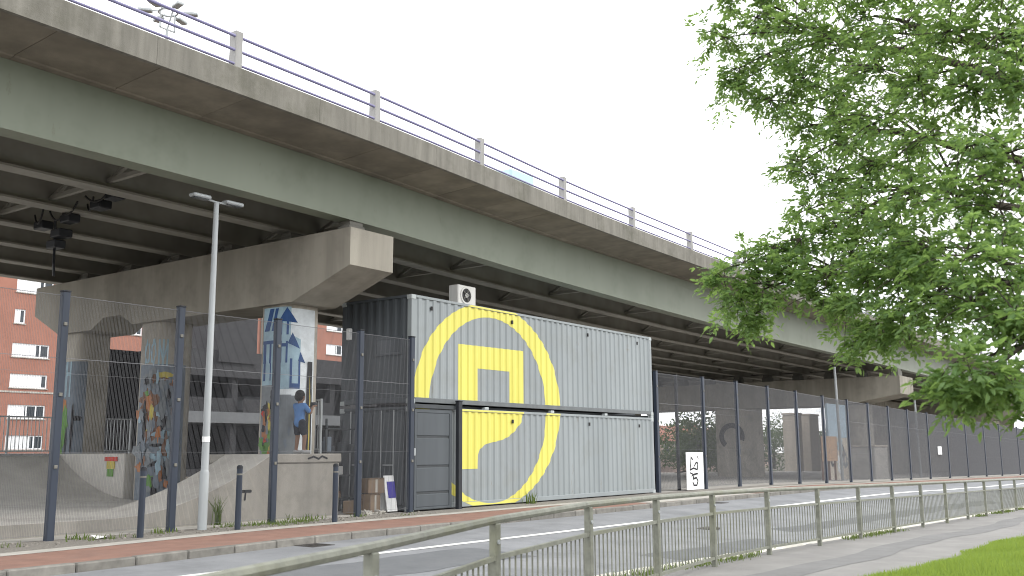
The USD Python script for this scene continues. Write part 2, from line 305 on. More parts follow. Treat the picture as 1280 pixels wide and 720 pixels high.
# cantilever soffit: separate panels with open joints
PL = 1.83
for x in np.arange(X0, 120, PL):
    g = .005; xa, xb_ = x+g, x+PL-g
    d = RNG.normal(0, .002)
    def prof(q, d=d): zz = float(zt(q))+d; return [(Y(q, -.004), zz+.0), (Y(q, -.16), zz+.0), (Y(q, -.19), zz+.025), (Y(q, -OV+.03), zz+.085), (Y(q, -OV+.03), zz+.18), (Y(q, -.004), zz+.18)]
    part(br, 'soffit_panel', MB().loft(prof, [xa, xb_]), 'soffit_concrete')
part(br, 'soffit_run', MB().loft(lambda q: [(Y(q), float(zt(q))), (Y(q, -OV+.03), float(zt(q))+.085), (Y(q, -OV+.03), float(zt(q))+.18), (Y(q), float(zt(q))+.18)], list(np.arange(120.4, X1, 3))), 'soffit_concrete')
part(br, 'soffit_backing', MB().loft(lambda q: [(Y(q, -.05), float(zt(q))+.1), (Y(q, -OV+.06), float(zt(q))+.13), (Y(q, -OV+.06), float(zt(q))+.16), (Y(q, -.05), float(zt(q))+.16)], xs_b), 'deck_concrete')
def parapet(q):
    z = float(zt(q)); y = Y(q, -OV)
    return [(y, z+.075), (y+.06, z+.06), (y+.32, z+.19), (y+.32, z+.60), (y+.03, z+.585), (y, z+.555)]
PS = 4.4; pxs = [-16.6, -12.6, -9.0] if False else []
posts = [-18.0, -14.4, -10.7, -7.0, -3.3, .65, 5.05, 9.6, 14.3] + list(np.arange(19.0, 130, 4.6))
cuts = [X0] + [p+2.0 for p in posts] + [X1]
for a, b in zip(cuts[:-1], cuts[1:]):
    n = max(2, int((b-a)/1.2)); part(br, 'parapet', MB().loft(parapet, list(np.linspace(a+.003, b-.003, n))), 'parapet_concrete')
part(br, 'far_parapet', MB().loft(lambda q: [(Y(q, WD(q)-.2), float(zt(q))+.2), (Y(q, WD(q)+.1), float(zt(q))+.2), (Y(q, WD(q)+.1), float(zt(q))+.6), (Y(q, WD(q)-.2), float(zt(q))+.6)], xs_b), 'parapet_concrete')
for p in posts:
    z = float(zt(p))+.57; y = Y(p, -OV+.10)
    part(br, 'railing_post', MB().cbox(p-.085, p+.085, y-.07, y+.12, z, z+.71, .015), 'rail_post')
for nm, dz, r in (('upper_rail', .60+.57, .028), ('lower_rail', .33+.57, .028), ('bottom_rail', .055+.58, .024)):
    q = list(np.arange(X0, X1-.1, 1.5)); part(br, nm, MB().tube([(x, Y(x, -OV+.06), float(zt(x))+dz) for x in q], r, 6), 'rail_paint', True)
# cable tangle hanging from the bracing
ct = thing('cable_tangle', 'dark tangle of loose cables and boxes hanging under the bridge bracing', 'cables', (-6.4, 4.0, 6.4))
mb = MB()
for i in range(6):
    a = np.array([-6.75+RNG.normal(0, .12), 1.7+i*.62, 6.78]); b = a+[RNG.normal(.1, .2), .7, 0]; s = .12+.22*RNG.random()
    t = np.linspace(0, 1, 9)[:, None]; P = a+(b-a)*t; P[:, 2] -= s*4*(t*(1-t))[:, 0]; mb.tube(P, .022, 5)
part(ct, 'cable_loops', mb, 'vent_dark')
for a in ((-6.7, 2.2, 6.70), (-6.6, 2.9, 6.62), (-6.6, 4.1, 6.5), (-6.5, 4.6, 6.25), (-6.45, 4.9, 6.05), (-6.5, 5.4, 6.55)):
    w = .10+.08*RNG.random(); part(ct, 'junction_box', MB().cbox(a[0]-w, a[0]+w, a[1]-.2, a[1]+.2, a[2]-.09, a[2]+.09, .02), 'black_paint')
part(ct, 'hanging_cable', MB().tube([(-6.5, 4.9, 6.6), (-6.45, 4.95, 6.0), (-6.5, 4.85, 5.6), (-6.42, 4.95, 5.35)], .03, 5), 'black_paint')

# ------------------------------------------------------------------ piers
def superell(cx, cy, ax, ay, n=40, e=3.2):
    a = np.arange(n)*2*math.pi/n; c, s = np.cos(a), np.sin(a)
    return np.stack([cx+ax*np.sign(c)*abs(c)**(2/e), cy+ay*np.sign(s)*abs(s)**(2/e)], 1)
def column(cx, cy, ax, ay, z0, z1, flare=0):
    zs = np.linspace(z0, z1, 6); mb = MB(); n = 40
    rings = [superell(cx, cy, ax, ay, n) for z in zs]; V = [(x, y, z) for r, z in zip(rings, zs) for x, y in r]
    F = [(i*n+k, i*n+(k+1) % n, (i+1)*n+(k+1) % n, (i+1)*n+k) for i in range(5) for k in range(n)]; mb.add(V, F); return mb
pier = thing('bridge_pier', 'concrete pier with a beam and three painted columns, left of the containers', 'pier', (-2.25, 6, 0))
capy = [(-.85, 6.29), (12.4, 6.29), (12.4, 5.45), (11.0, 4.80), (9.3, 4.80), (8.7, 5.1), (7.9, 5.1), (7.3, 4.80), (1.0, 4.80), (-.85, 5.45)]
cp = sg.Polygon(capy)
t = trimesh.Trimesh(*extrude(cp, 'x', -2.93, -1.58), process=True)
part(pier, 'pier_cap', t, 'cap_concrete')
COLS = [(-2.25, 1.82), (-2.25, 6.72), (-2.25, 10.63)]; CA = .56
for cx, cy in COLS:
    part(pier, 'column', column(cx, cy, CA, CA, -.1, 4.82), 'concrete', True)
for k in range(0, 6):
    y = Y(-2.25, k*GS)+(.2 if k == 0 else 0); part(pier, 'bearing', MB().cbox(-2.5, -2.0, y-.2, y+.2, 6.285, 6.50, .02).box(-2.45, -2.05, y-.16, y+.16, 6.50, 6.605), 'inner_web')
# paint on the columns, wrapped round the surface; s = -1..1 across the side seen from the road
def wrap(c, poly, off=.004, view=228.0):
    """polygon in (s, z) -> thin skin on the column"""
    out = MB(); poly = poly.buffer(0)
    for a0 in np.arange(-1, 1, .08):
        strip = poly.intersection(sg.box(a0, -1, a0+.08, 9))
        for g in getattr(strip, 'geoms', [strip]):
            if g.is_empty or g.geom_type != 'Polygon' or g.area < 1e-4: continue
            tv, tf = trimesh.creation.triangulate_polygon(g, engine='earcut'); V = []
            for s, z in tv:
                th = math.radians(view)+math.asin(max(-.999, min(.999, s)))
                d = np.array([math.cos(th), math.sin(th)]); e = 3.2; r = (abs(d[0])**e+abs(d[1])**e)**(-1/e)
                V.append((c[0]+d[0]*(CA*r+off), c[1]+d[1]*(CA*r+off), z))
            V = np.array(V); tri = V[tf]; nn = np.cross(tri[:, 1]-tri[:, 0], tri[:, 2]-tri[:, 0]); mid = tri.mean(1)-[c[0], c[1], 0]; fl = (nn[:, :2]*mid[:, :2]).sum(1) < 0
            tf = tf.copy(); tf[fl] = tf[fl][:, ::-1]; out.add(V, tf)
    return out
R_ = lambda *a: sg.box(*a); Pg = sg.Polygon
def blob(x, z, rx, rz, seed, n=24, rough=.25):
    r = np.random.default_rng(seed); a = np.arange(n)*2*math.pi/n; k = 1+rough*(r.random(n)-.5)*2
    return Pg([(x+rx*q*math.cos(t), z+rz*q*math.sin(t)) for t, q in zip(a, k)]).buffer(.02).buffer(-.01)
def paint(c, items):
    for i, (nm, m, poly) in enumerate(items):
        for g in getattr(poly, 'geoms', [poly]): part(pier, nm, wrap(c, g, .003+.0025*i), m)
c1 = COLS[0]
arrow = lambda x, z, w: unary_union([Pg([(x-w, z), (x+w*.9, z+.02), (x-.02, z+w*2.2)])])
bars = lambda xs, z0, z1, w: unary_union([R_(x-w/2, z0, x+w/2, z1) for x in xs])
paint(c1, [('white_paint', 'graf_white', R_(-.35, 1.0, .93, 4.72)), ('sky_paint', 'graf_sky', R_(-.97, 2.85, .05, 4.75).union(Pg([(.05, 2.9), (.05, 4.1), (.45, 4.0), (.45, 2.85)]))),
    ('grey_paint', 'graf_grey', unary_union([R_(-.97, 1.0, -.3, 2.95), R_(-.32, 1.0, .14, 2.72), Pg([(.1, 1.0), (.55, 1.9), (.62, 2.7), (-.3, 2.7)]).difference(Pg([(.3, .9), (.7, .9), (.7, 2.3), (.45, 2.3)]))])),
    ('blue_letters', 'graf_blue', unary_union([bars([-.92, -.74, -.52, -.3, -.08], 3.45, 3.95, .07), R_(-.97, 3.90, -.62, 3.98), R_(-.42, 3.82, -.05, 3.90), Pg([(-.4, 4.42), (.3, 4.38), (-.1, 4.74)]), Pg([(-.95, 4.2), (-.8, 4.2), (-.62, 4.72), (-.8, 4.72)]), Pg([(-.72, 4.2), (-.6, 4.2), (-.42, 4.72), (-.56, 4.72)]), bars([-.30, -.06], 4.1, 4.44, .08),
        Pg([(-.05, 3.9), (.42, 3.78), (.12, 4.15)]), R_(.05, 2.95, .13, 3.55), R_(.38, 2.95, .46, 3.5), R_(.05, 2.86, .46, 2.98), Pg([(.36, 3.5), (.66, 3.46), (.44, 3.72)]), R_(-.42, 3.4, -.34, 3.5), R_(-.42, 3.1, -.34, 3.2), bars([-.92, -.72, -.55], 3.05, 3.45, .05)])),
    ('orange_paint', 'graf_orange', unary_union([blob(-.62, 1.62, .2, .3, 3), blob(-.78, 2.0, .13, .35, 4), blob(-.7, 1.25, .2, .16, 5)])),
    ('yellow_paint', 'graf_yellow', unary_union([blob(-.55, 2.02, .17, .18, 6), blob(-.60, 1.45, .12, .2, 7)])),
    ('green_paint', 'graf_green', unary_union([blob(-.8, 1.3, .12, .4, 8), blob(-.52, 1.1, .14, .2, 9), blob(-.68, 1.78, .06, .2, 10)])),
    ('dark_scribble', 'graf_black', unary_union([blob(-.72, 2.45, .2, .05, 12), blob(-.6, 2.62, .05, .2, 13), blob(-.8, 2.3, .04, .25, 14), Pg([(.70, 1.0), (.90, 1.0), (.88, 3.5), (.74, 3.5)])])),
    ('green_strip', 'graf_yellow', Pg([(.815, 1.3), (.85, 1.3), (.85, 2.6), (.82, 3.2)]))])
def speckle(c, s0, s1, z0, z1, n, seed, cols, rmin=.03, rmax=.10):
    r_ = np.random.default_rng(seed)
    for i in range(n):
        s_, z_ = r_.uniform(s0, s1), r_.uniform(z0, z1); q = r_.uniform(rmin, rmax)
        part(pier, 'paint_mark', wrap(c, blob(s_, z_, q, q*r_.uniform(.5, 3.0), seed*100+i, 12, .5), .03+.0012*i), cols[i % len(cols)])
speckle(c1, -.9, -.42, 1.0, 2.4, 34, 5, ['graf_orange', 'graf_green', 'graf_black', 'graf_yellow', 'graf_grey', 'graf_red', 'graf_brown'], .02, .06)
speckle(c1, -.3, .2, 1.1, 2.6, 8, 6, ['graf_steel', 'graf_grey'], .03, .08)
c2 = COLS[1]
paint(c2, [('steel_paint', 'graf_steel', R_(-.97, 0, .9, 3.7)), ('pale_letters', 'graf_sky', unary_union([blob(-.72, 4.0, .14, .3, 20).difference(blob(-.72, 4.0, .06, .18, 21)), blob(-.4, 4.0, .14, .3, 22).difference(blob(-.4, 4.0, .06, .18, 23)), bars([-.14, .02, .18], 3.65, 4.35, .07), Pg([(-.14, 4.3), (.02, 3.9), (.18, 4.3), (.18, 4.15), (.02, 3.7), (-.14, 4.15)])])),
    ('grey_swirl', 'graf_grey', unary_union([blob(-.3, 3.3, .5, .25, 25), blob(.3, 1.7, .5, .3, 26), blob(.2, 2.3, .4, .25, 27)])),
    ('brown_paint', 'graf_brown', unary_union([blob(-.5, 2.75, .4, .28, 28), blob(-.35, 2.2, .3, .4, 29), blob(-.1, 3.35, .35, .1, 30)])),
    ('orange_paint', 'graf_orange', unary_union([blob(-.55, 2.72, .2, .2, 31), blob(-.4, 2.1, .14, .26, 32), blob(.1, .95, .13, .3, 41)])),
    ('olive_paint', 'graf_yellow', unary_union([blob(-.35, 2.45, .1, .2, 33), blob(.15, 3.42, .3, .06, 34), blob(-.5, 1.95, .08, .12, 42)])),
    ('pale_patch', 'graf_sky', unary_union([blob(.35, 1.45, .3, .22, 35), blob(.1, 1.9, .35, .1, 36), blob(-.3, 1.3, .25, .12, 37)])),
    ('green_paint', 'graf_green', unary_union([blob(-.3, .72, .35, .14, 38), blob(-.62, 2.95, .1, .06, 43)])), ('dark_scribble', 'graf_black', unary_union([blob(-.65, 1.75, .08, .5, 39), blob(-.2, 1.15, .4, .05, 40), blob(-.7, 2.4, .05, .4, 44), blob(0, 1.62, .3, .03, 45), blob(.5, 2.9, .03, .4, 46)]))])
speckle(c2, -.85, .55, .5, 3.5, 60, 7, ['graf_grey', 'graf_steel', 'graf_black', 'graf_brown', 'graf_sky', 'graf_grey', 'graf_steel', 'graf_black', 'graf_orange', 'graf_grey', 'graf_steel'], .03, .13)
c3 = COLS[2]
paint(c3, [('steel_paint', 'graf_steel', R_(-.97, .3, .3, 4.0)), ('pale_letters', 'graf_sky', bars([-.7, -.45], 3.0, 4.0, .1).union(R_(-.75, 3.6, -.4, 3.7))), ('orange_paint', 'graf_orange', blob(-.75, 2.7, .15, .25, 50)), ('green_paint', 'graf_green', unary_union([blob(-.65, 2.2, .2, .5, 51), blob(-.8, 1.3, .15, .4, 52)])),
    ('dark_scribble', 'graf_black', unary_union([blob(-.2, 2.1, .06, .6, 53), blob(0, 2.4, .2, .06, 54), blob(-.5, 1.7, .05, .4, 55)]))])

pier2 = thing('bridge_pier', 'far pale concrete pier behind the dark fence right of the containers', 'pier', (49, 7, 0))
cap2 = sg.Polygon([(1.3, 6.05), (26, 6.05), (26, 5.2), (24, 4.28), (4.9, 4.28), (1.3, 4.9)])
part(pier2, 'pier_cap', extrude(cap2, 'x', 47.4, 50.5), 'cap_concrete')
for cy, ay in ((4.9, 1.15), (13.0, 1.55), (22.5, 1.2)): part(pier2, 'column', column(48.95, cy, 1.3, ay, -.8, 4.3), 'concrete', True)
for k in range(0, 11):
    y = Y(49, k*GS)+.2; part(pier2, 'bearing', MB().cbox(48.5, 49.4, y-.25, y+.25, 6.04, 6.45, .02).box(48.6, 49.3, y-.2, y+.2, 6.45, 6.605), 'inner_web')
a = np.linspace(math.radians(-50), math.radians(200), 26)
ring = Pg([(13.0+.95*math.cos(t), 2.35+.95*math.sin(t)) for t in a]+[(13.0+.6*math.cos(t), 2.35+.6*math.sin(t)) for t in a[::-1]])
part(pier2, 'black_arc', extrude(ring, 'x', 47.60, 47.63), 'graf_black')
pier3 = thing('bridge_pier', 'farthest pier at the right end, mostly hidden by the tree', 'pier', (97, 8, 0))
part(pier3, 'pier_cap', extrude(sg.Polygon([(2.4, 6.05), (19, 6.05), (19, 5.2), (17, 4.2), (6, 4.2), (2.4, 4.9)]), 'x', 97, 100), 'cap_concrete')
for cy in (6.4, 14): part(pier3, 'column', column(98.5, cy, 1.2, 1.3, -1.5, 4.3), 'concrete', True)

# ------------------------------------------------------------------ shipping containers
CL, CW = 12.19, 2.44
def corr(x, pitch=.279, depth=.028):
    t = (x/pitch) % 1.0
    return np.interp(t, [0, .34, .5, .84, 1.0], [0, 0, depth, depth, 0])
def knots(a, b, pitch=.279):
    k = (np.arange(math.floor(a/pitch)-1, math.ceil(b/pitch)+1)[:, None]+np.array([0, .34, .5, .84])).ravel()*pitch; k = k[(k > a+1e-4) & (k < b-1e-4)]; return np.concatenate([[a], k, [b]])
def corr_wall(a, b, z0, z1, fn, base):
    """corrugated sheet along x (fn 'y') or along y (fn 'x')"""
    ks = knots(a, b); V = []
    for z in (z0, z1):
        for k in ks:
            d = base+float(corr(k)); V.append((k, d, z) if fn == 'y' else (d, k, z))
    n = len(ks); F = [(i, i+1, n+i+1, n+i) for i in range(n-1)]
    if fn == 'x': F = [f[::-1] for f in F]
    return MB().add(V, F)
ell = lambda cx, cz, a, b, n=160: Pg([(cx+a*math.cos(t), cz+b*math.sin(t)) for t in np.arange(n)*2*math.pi/n])
ringP = ell(3.30, 2.65, 3.2, 2.72).difference(ell(3.235, 2.53, 2.545, 2.46))
bowl = [(4.70, 2.75), (4.66, 2.42), (4.55, 2.2), (4.29, 1.98), (4.0, 1.82), (3.74, 1.73), (3.4, 1.67), (3.1, 1.63), (2.87, 1.57), (2.72, 1.46), (2.63, 1.3), (2.6, 1.1)]
glyph = Pg([(1.83, .97), (1.83, 4.17), (4.70, 4.20)] + bowl + [(2.6, .97)]).difference(R_(2.6, 2.50, 4.01, 3.58))
LOGO = ringP.union(glyph)
def decal(shape, clip, base, off=.004):
    mb = MB(); shp = shape.intersection(clip); x0, _, x1, _ = shp.bounds
    ks = knots(x0, x1)
    for a, b in zip(ks[:-1], ks[1:]):
        g = shp.intersection(R_(a, -1, b, 9))
        for q in getattr(g, 'geoms', [g]):
            if q.is_empty or q.geom_type != 'Polygon' or q.area < 1e-5: continue
            tv, tf = trimesh.creation.triangulate_polygon(q, engine='earcut')
            ya, yb2 = float(corr(a+1e-6)), float(corr(b-1e-6))
            V = [(x, base+ya+(yb2-ya)*(x-a)/(b-a)-off, z) for x, z in tv]
            tri = np.array(V)[tf]; n = np.cross(tri[:, 1]-tri[:, 0], tri[:, 2]-tri[:, 0]); tf = tf.copy(); tf[n[:, 1] > 0] = tf[n[:, 1] > 0][:, ::-1]; mb.add(V, tf)
    return mb
def container(label, z0, z1, window):
    c = thing('shipping_container', label, 'container', (0, 0, z0))
    zb, ztp = z0+.15, z1-.07
    part(c, 'side_wall', corr_wall(.12, CL-.12, zb, ztp, 'y', .006), 'container_grey')
    clip = R_(.13, zb+.002, CL-.13, ztp-.002)
    gs = ringP.intersection(clip)
    for g in getattr(gs, 'geoms', [gs]): part(c, 'painted_ring', decal(g, clip, .006), 'container_yellow', label='yellow arc of the ring painted across the corrugations')
    part(c, 'painted_letter', decal(glyph, clip, .006), 'container_yellow', label='yellow block letter P painted across the corrugations')
    for za, zz in (((ztp, z1), (z0+.03, zb)) if z0 < 1 else ((ztp, z1),)):
        gs = LOGO.intersection(R_(.17, za+.012, CL-.17, zz-.012))
        for g in getattr(gs, 'geoms', [gs]):
            if not g.is_empty: part(c, 'painted_rail', extrude(g, 'y', -.010, -.0065), 'container_yellow')
    part(c, 'back_wall', MB().box(.1, CL-.1, CW-.04, CW-.01, zb, ztp), 'container_grey')
    part(c, 'end_wall', corr_wall(.12, CW-.12, zb, ztp, 'x', .006), 'container_slate')
    part(c, 'far_end_wall', MB().box(CL-.05, CL-.02, .1, CW-.1, zb, ztp), 'container_grey')
    part(c, 'roof', MB().box(.03, CL-.03, .03, CW-.03, z1-.04, z1-.015), 'container_frame'); part(c, 'floor_pan', MB().box(.05, CL-.05, .05, CW-.05, z0+.10, z0+.14), 'seam_dark')
    part(c, 'top_rail', MB().cbox(.16, CL-.16, -.006, .06, ztp, z1, .008), 'container_grey'); part(c, 'bottom_rail', MB().cbox(.16, CL-.16, -.006, .06, z0+.03, zb, .008), 'container_grey' if z0 < 1 else 'rail_grey')
    part(c, 'end_rail', MB().cbox(-.008, .06, .16, CW-.16, ztp, z1, .008), 'container_slate'); part(c, 'end_rail', MB().cbox(-.008, .06, .16, CW-.16, z0+.02, zb, .008), 'container_slate')
    for x in (0, CL):
        for y in (0, CW):
            sx, sy = (-1 if x else 1), (-1 if y else 1)
            xa, xb3 = sorted((x-.0*sx, x+.16*sx)); ya, yb3 = sorted((y, y+.16*sy)); o = .009
            part(c, 'corner_post', MB().cbox(xa-.004, xb3-.02, ya-.004, yb3-.02, z0+.118, z1-.118, .01), 'container_grey' if y == 0 else 'container_slate')
            for z in (z0, z1-.118):
                part(c, 'corner_casting', MB().cbox(xa-o, xb3+.002, ya-o, yb3+.002, z, z+.118, .012), 'container_frame')
    for x in (.75, 4.15, 8.1, 11.2):
        part(c, 'vent', MB().cbox(x-.03, x+.03, -.018, .02, ztp-.26, ztp-.16, .005), 'vent_dark')
    return c
low = container('grey and yellow lower shipping container standing on the ground', .0, 2.50, False)
upc = container('grey and yellow upper shipping container stacked on top', 2.575, 5.25, True)
w = part(upc, 'end_window', MB().box(-.03, .0, .30, 1.22, 3.78, 3.84).box(-.03, .0, .30, 1.22, 4.18, 4.24).box(-.03, 0, .30, .36, 3.84, 4.18).box(-.03, 0, 1.16, 1.22, 3.84, 4.18), 'container_slate')
part(w, 'pane', MB().box(-.012, -.004, .36, 1.16, 3.84, 4.18), 'glass_dark')
part(upc, 'end_lamp', MB().cbox(-.12, -.01, 2.02, 2.16, 4.25, 4.55, .02), 'white_paint')
# twist locks in the seam
for x in (.08, 3.0, 6.1, 9.1, CL-.08): part(low, 'twist_lock', MB().cbox(x-.08, x+.08, -.004, .12, 2.502, 2.573, .008), 'container_frame')
for y in (.2, 1.2, 1.95): part(low, 'packing_strip', MB().box(.17, CL-.01, y, y+.08, 2.488, 2.574), 'seam_dark')
# lower end: open doors and dark interior face
for y0, y1 in ((.18, 1.2), (1.24, 2.26)):
    d = part(low, 'end_door', MB().cbox(-.05, -.012, y0, y1, .16, 2.36, .006), 'container_slate')
    for y in (y0+.3, y1-.3): part(d, 'lock_rod', MB().tube([(-.075, y, .1), (-.075, y, 2.42)], .017, 6), 'galvanised')
    part(d, 'handle', MB().bar((-.09, y0+.3, 1.1), (-.09, y0+.62, 1.1), .03), 'galvanised')
gate = thing('hoarding_gate', 'dark slate gate of four flat panels in front of the lower container', 'gate', (.8, -.05, 0))
part(gate, 'frame', MB().box(.08, .16, -.07, -.02, .05, 2.44).box(1.38, 1.47, -.07, -.02, .05, 2.44).box(.16, 1.38, -.07, -.02, 2.36, 2.44).box(.16, 1.38, -.07, -.02, .05, .10), 'container_slate')
for z0, z1 in ((.10, .40), (.46, 1.03), (1.09, 1.74), (1.80, 2.36)): part(gate, 'panel', MB().cbox(.165, 1.375, -.062, -.03, z0, z1, .012), 'container_slate')
for z in (.43, 1.06, 1.77): part(gate, 'cross_rail', MB().box(.16, 1.38, -.045, -.025, z-.03, z+.03), 'seam_dark')
part(gate, 'head_beam', MB().cbox(-.05, 1.6, -.10, -.02, 2.46, 2.56, .006), 'seam_dark')
part(gate, 'lock_plate', MB().cbox(.04, .10, -.10, -.07, 1.32, 1.5, .01), 'galvanised')
ac = thing('air_conditioner', 'pale air conditioning unit with round fan on the upper container roof', 'air conditioner', (2.4, .4, 5.25))
part(ac, 'casing', MB().cbox(2.08, 2.84, .25, .58, 5.28, 5.80, .02), 'plastic_white')
for x in (2.2, 2.72): part(ac, 'foot', MB().box(x-.04, x+.04, .22, .6, 5.236, 5.282), 'seam_dark')
tor = trimesh.creation.annulus(.19, .235, .03); tor.apply_transform(trimesh.transformations.rotation_matrix(math.pi/2, [1, 0, 0])); tor.apply_translation((2.42, .245, 5.53)); part(ac, 'fan_ring', tor, 'plastic_white')
dk = trimesh.creation.cylinder(.19, .02, sections=28); dk.apply_transform(trimesh.transformations.rotation_matrix(math.pi/2, [1, 0, 0])); dk.apply_translation((2.42, .250, 5.53)); part(ac, 'fan_recess', dk, 'vent_dark')
mb = MB()
for k in range(5):
    t = k*2*math.pi/5; mb.bar((2.42, .238, 5.53), (2.42+.17*math.cos(t), .238, 5.53+.17*math.sin(t)), .012, .06, (0, 1, 0))
part(ac, 'fan_blades', mb, 'inner_web'); hb = trimesh.creation.cylinder(.06, .03, sections=16); hb.apply_transform(trimesh.transformations.rotation_matrix(math.pi/2, [1, 0, 0])); hb.apply_translation((2.42, .232, 5.53)); part(ac, 'fan_hub', hb, 'plastic_white')

# ------------------------------------------------------------------ mesh fences
def fence(name, label, xs, y, H, pitch, wpost, skip=()):
    f = thing(name, label, 'fence', (xs[0], y, 0))
    for x in xs:
        z = float(G(x, 0)); lean = RNG.normal(0, .01)
        part(f, 'fence_post', MB().cbox(x-wpost/2, x+wpost/2, y-.06, y+.06, z-.1, z+H, .008), 'fence_navy')
        part(f, 'post_cap', MB().cbox(x-wpost/2-.008, x+wpost/2+.008, y-.068, y+.068, z+H, z+H+.03, .008), 'black_paint')
        if abs(y) < 1 and x < 40:
            for zz in (1.2, 2.4, 3.6): part(f, 'clip', MB().cbox(x-.03, x+.03, y-.08, y-.055, z+zz-.03, z+zz+.03, .006), 'inner_web')
    for i, (a, b) in enumerate(zip(xs[:-1], xs[1:])):
        if i in skip: continue
        mb = MB(); za, zb2 = float(G(a, 0)), float(G(b, 0)); n = max(2, int((b-a-wpost)/pitch)); w = .0042
        for k in range(n+1):
            x = a+wpost/2+(b-a-wpost)*k/n; z = za+(zb2-za)*(x-a)/(b-a)
            v = [(x-w/2, y, z+.08), (x, y-w*.7, z+.08), (x+w/2, y, z+.08), (x, y+w*.7, z+.08)]; v += [(p[0], p[1], z+H-.05) for p in v]
            mb.add(v, [(0, 1, 5, 4), (1, 2, 6, 5), (2, 3, 7, 6), (3, 0, 4, 7)])
        for zz in np.arange(.1, H-.04, 1.33):
            mb.bar((a+wpost/2, y-.006, za+zz), (b-wpost/2, y-.006, zb2+zz), .004)
        for zz in (H-.06, 3.02): mb.bar((a+wpost/2, y, za+zz), (b-wpost/2, y, zb2+zz), .009)
        part(f, 'mesh_panel', mb, 'fence_wire')
fence('mesh_fence', 'tall dark mesh fence in front of the skate ramps', [-15.6, -13.5, -11.2, -8.9, -6.6, -4.25, -1.84, -.12], -.12, 4.15, .027, .13)
RF = [12.6, 16.25, 19.3, 22.5, 25.8, 29.3, 32.9, 36.3, 40.0, 43.9, 48.4, 53.4, 58.8, 64.9, 70.8, 78.6] + list(np.arange(85, 140, 6.5))
fence('mesh_fence', 'long dark mesh fence running right from the containers', RF, .10, 4.12, .027, .15)
gp = thing('gate_post', 'short black steel post between the slate gate and the yellow lettering', 'post', (1.66, -.14, 0))
part(gp, 'shaft', MB().cbox(1.59, 1.73, -.2, -.08, -.05, 2.66, .01), 'black_paint'); part(gp, 'cap', MB().cbox(1.58, 1.74, -.21, -.07, 2.66, 2.69, .01), 'black_paint')
for i, x in enumerate((14.6, 12.95)):
    gp = thing('gate_post', ['thin black post in the fence behind the white graffiti board', 'thin black post at the right end of the containers'][i], 'post', (x, .4, 0))
    part(gp, 'shaft', MB().cbox(x-.05, x+.05, .3, .4, -.05, 4.1, .008), 'black_paint'); part(gp, 'cap', MB().cbox(x-.06, x+.06, .29, .41, 4.1, 4.13, .008), 'black_paint')
nb = thing('notice', 'small white notice hung high on the dark fence', 'notice', (50.8, 0, 1))
part(nb, 'sheet', MB().box(50.35, 51.3, -.0, .02, 1.05, 1.55), 'white_paint'); part(nb, 'backing', MB().box(50.33, 51.32, .022, .035, 1.03, 1.57), 'galvanised')
# white board with painted scribble
wb = thing('graffiti_board', 'white board with black painted scribble leaning at the fence foot', 'board', (15.05, -.1, 0))
part(wb, 'board', MB().cbox(14.38, 15.72, -.09, -.05, .02, 1.34, .01), 'white_paint')
def stroke(pts, w):
    return sg.LineString(pts).buffer(w/2)
scr = unary_union([stroke([(14.72, 1.15), (14.68, .92), (14.62, .72), (14.9, .78), (15.2, .72), (15.25, .95), (15.12, .98), (14.98, .86)], .06), stroke([(14.72, 1.18), (14.86, 1.08)], .05),
    stroke([(14.62, .62), (14.86, .56), (14.74, .5)], .05), stroke([(15.2, .58), (14.92, .56), (14.84, .40), (15.1, .44), (15.22, .32), (15.12, .17), (14.88, .18), (14.82, .28)], .065), stroke([(15.22, 1.2), (15.3, 1.12)], .04)])
mb = MB()
for g in getattr(scr, 'geoms', [scr]): mb.add(*extrude(g, 'y', -.096, -.0905))
part(wb, 'scribble', mb, 'graf_black')

# ------------------------------------------------------------------ street furniture on the far side
lp = thing('street_lamp', 'slim grey street lamp with a short two armed head', 'street lamp', (-6.04, -.3, 0))
part(lp, 'base', MB().tube([(-6.04, -.3, -.1), (-6.04, -.3, 1.05), (-6.04, -.3, 1.10)], [.086, .086, .07], 14), 'galvanised', 40)
part(lp, 'pole', MB().tube([(-6.04, -.3, 1.08), (-6.04, -.3, 6.28)], [.072, .05], 14), 'galvanised', True)
part(lp, 'sticker', MB().tube([(-6.04, -.3, 1.62), (-6.04, -.3, 1.72)], [.0745, .074], 14), 'white_paint', True)
part(lp, 'bracket', MB().tube([(-6.5, -.3, 6.33), (-6.05, -.3, 6.29), (-5.55, -.3, 6.31)], .022, 8), 'galvanised', True)
for x0, x1 in ((-6.62, -6.22), (-5.86, -5.44)):
    hd = part(lp, 'luminaire', MB().cbox(x0, x1, -.40, -.20, 6.30, 6.37, .02), 'galvanised'); part(hd, 'lens', MB().box(x0+.04, x1-.04, -.37, -.23, 6.285, 6.299), 'glass_dark')
BL = ['left dark bollard in the gravel before the skate ramp, left of the lamp', 'dark bollard standing just right of the street lamp', 'dark bollard before the ramp block, nearest the slate gate']
bspots = [(-7.69, -.85), (-5.66, -.85), (-3.30, -.95)]
b0 = thing('bollard', BL[0], 'bollard', (*bspots[0], 0), group='dark bollards along the pavement')
x, y = bspots[0]
part(b0, 'shaft', MB().tube([(x, y, -.1), (x, y, 1.12)], .056, 14), 'fence_navy', 40); part(b0, 'cap', MB().tube([(x, y, 1.12), (x, y, 1.16), (x, y, 1.185)], [.059, .057, .03], 14), 'black_paint', 40); part(b0, 'band', MB().tube([(x, y, 1.0), (x, y, 1.03)], .0575, 14), 'inner_web', 40)
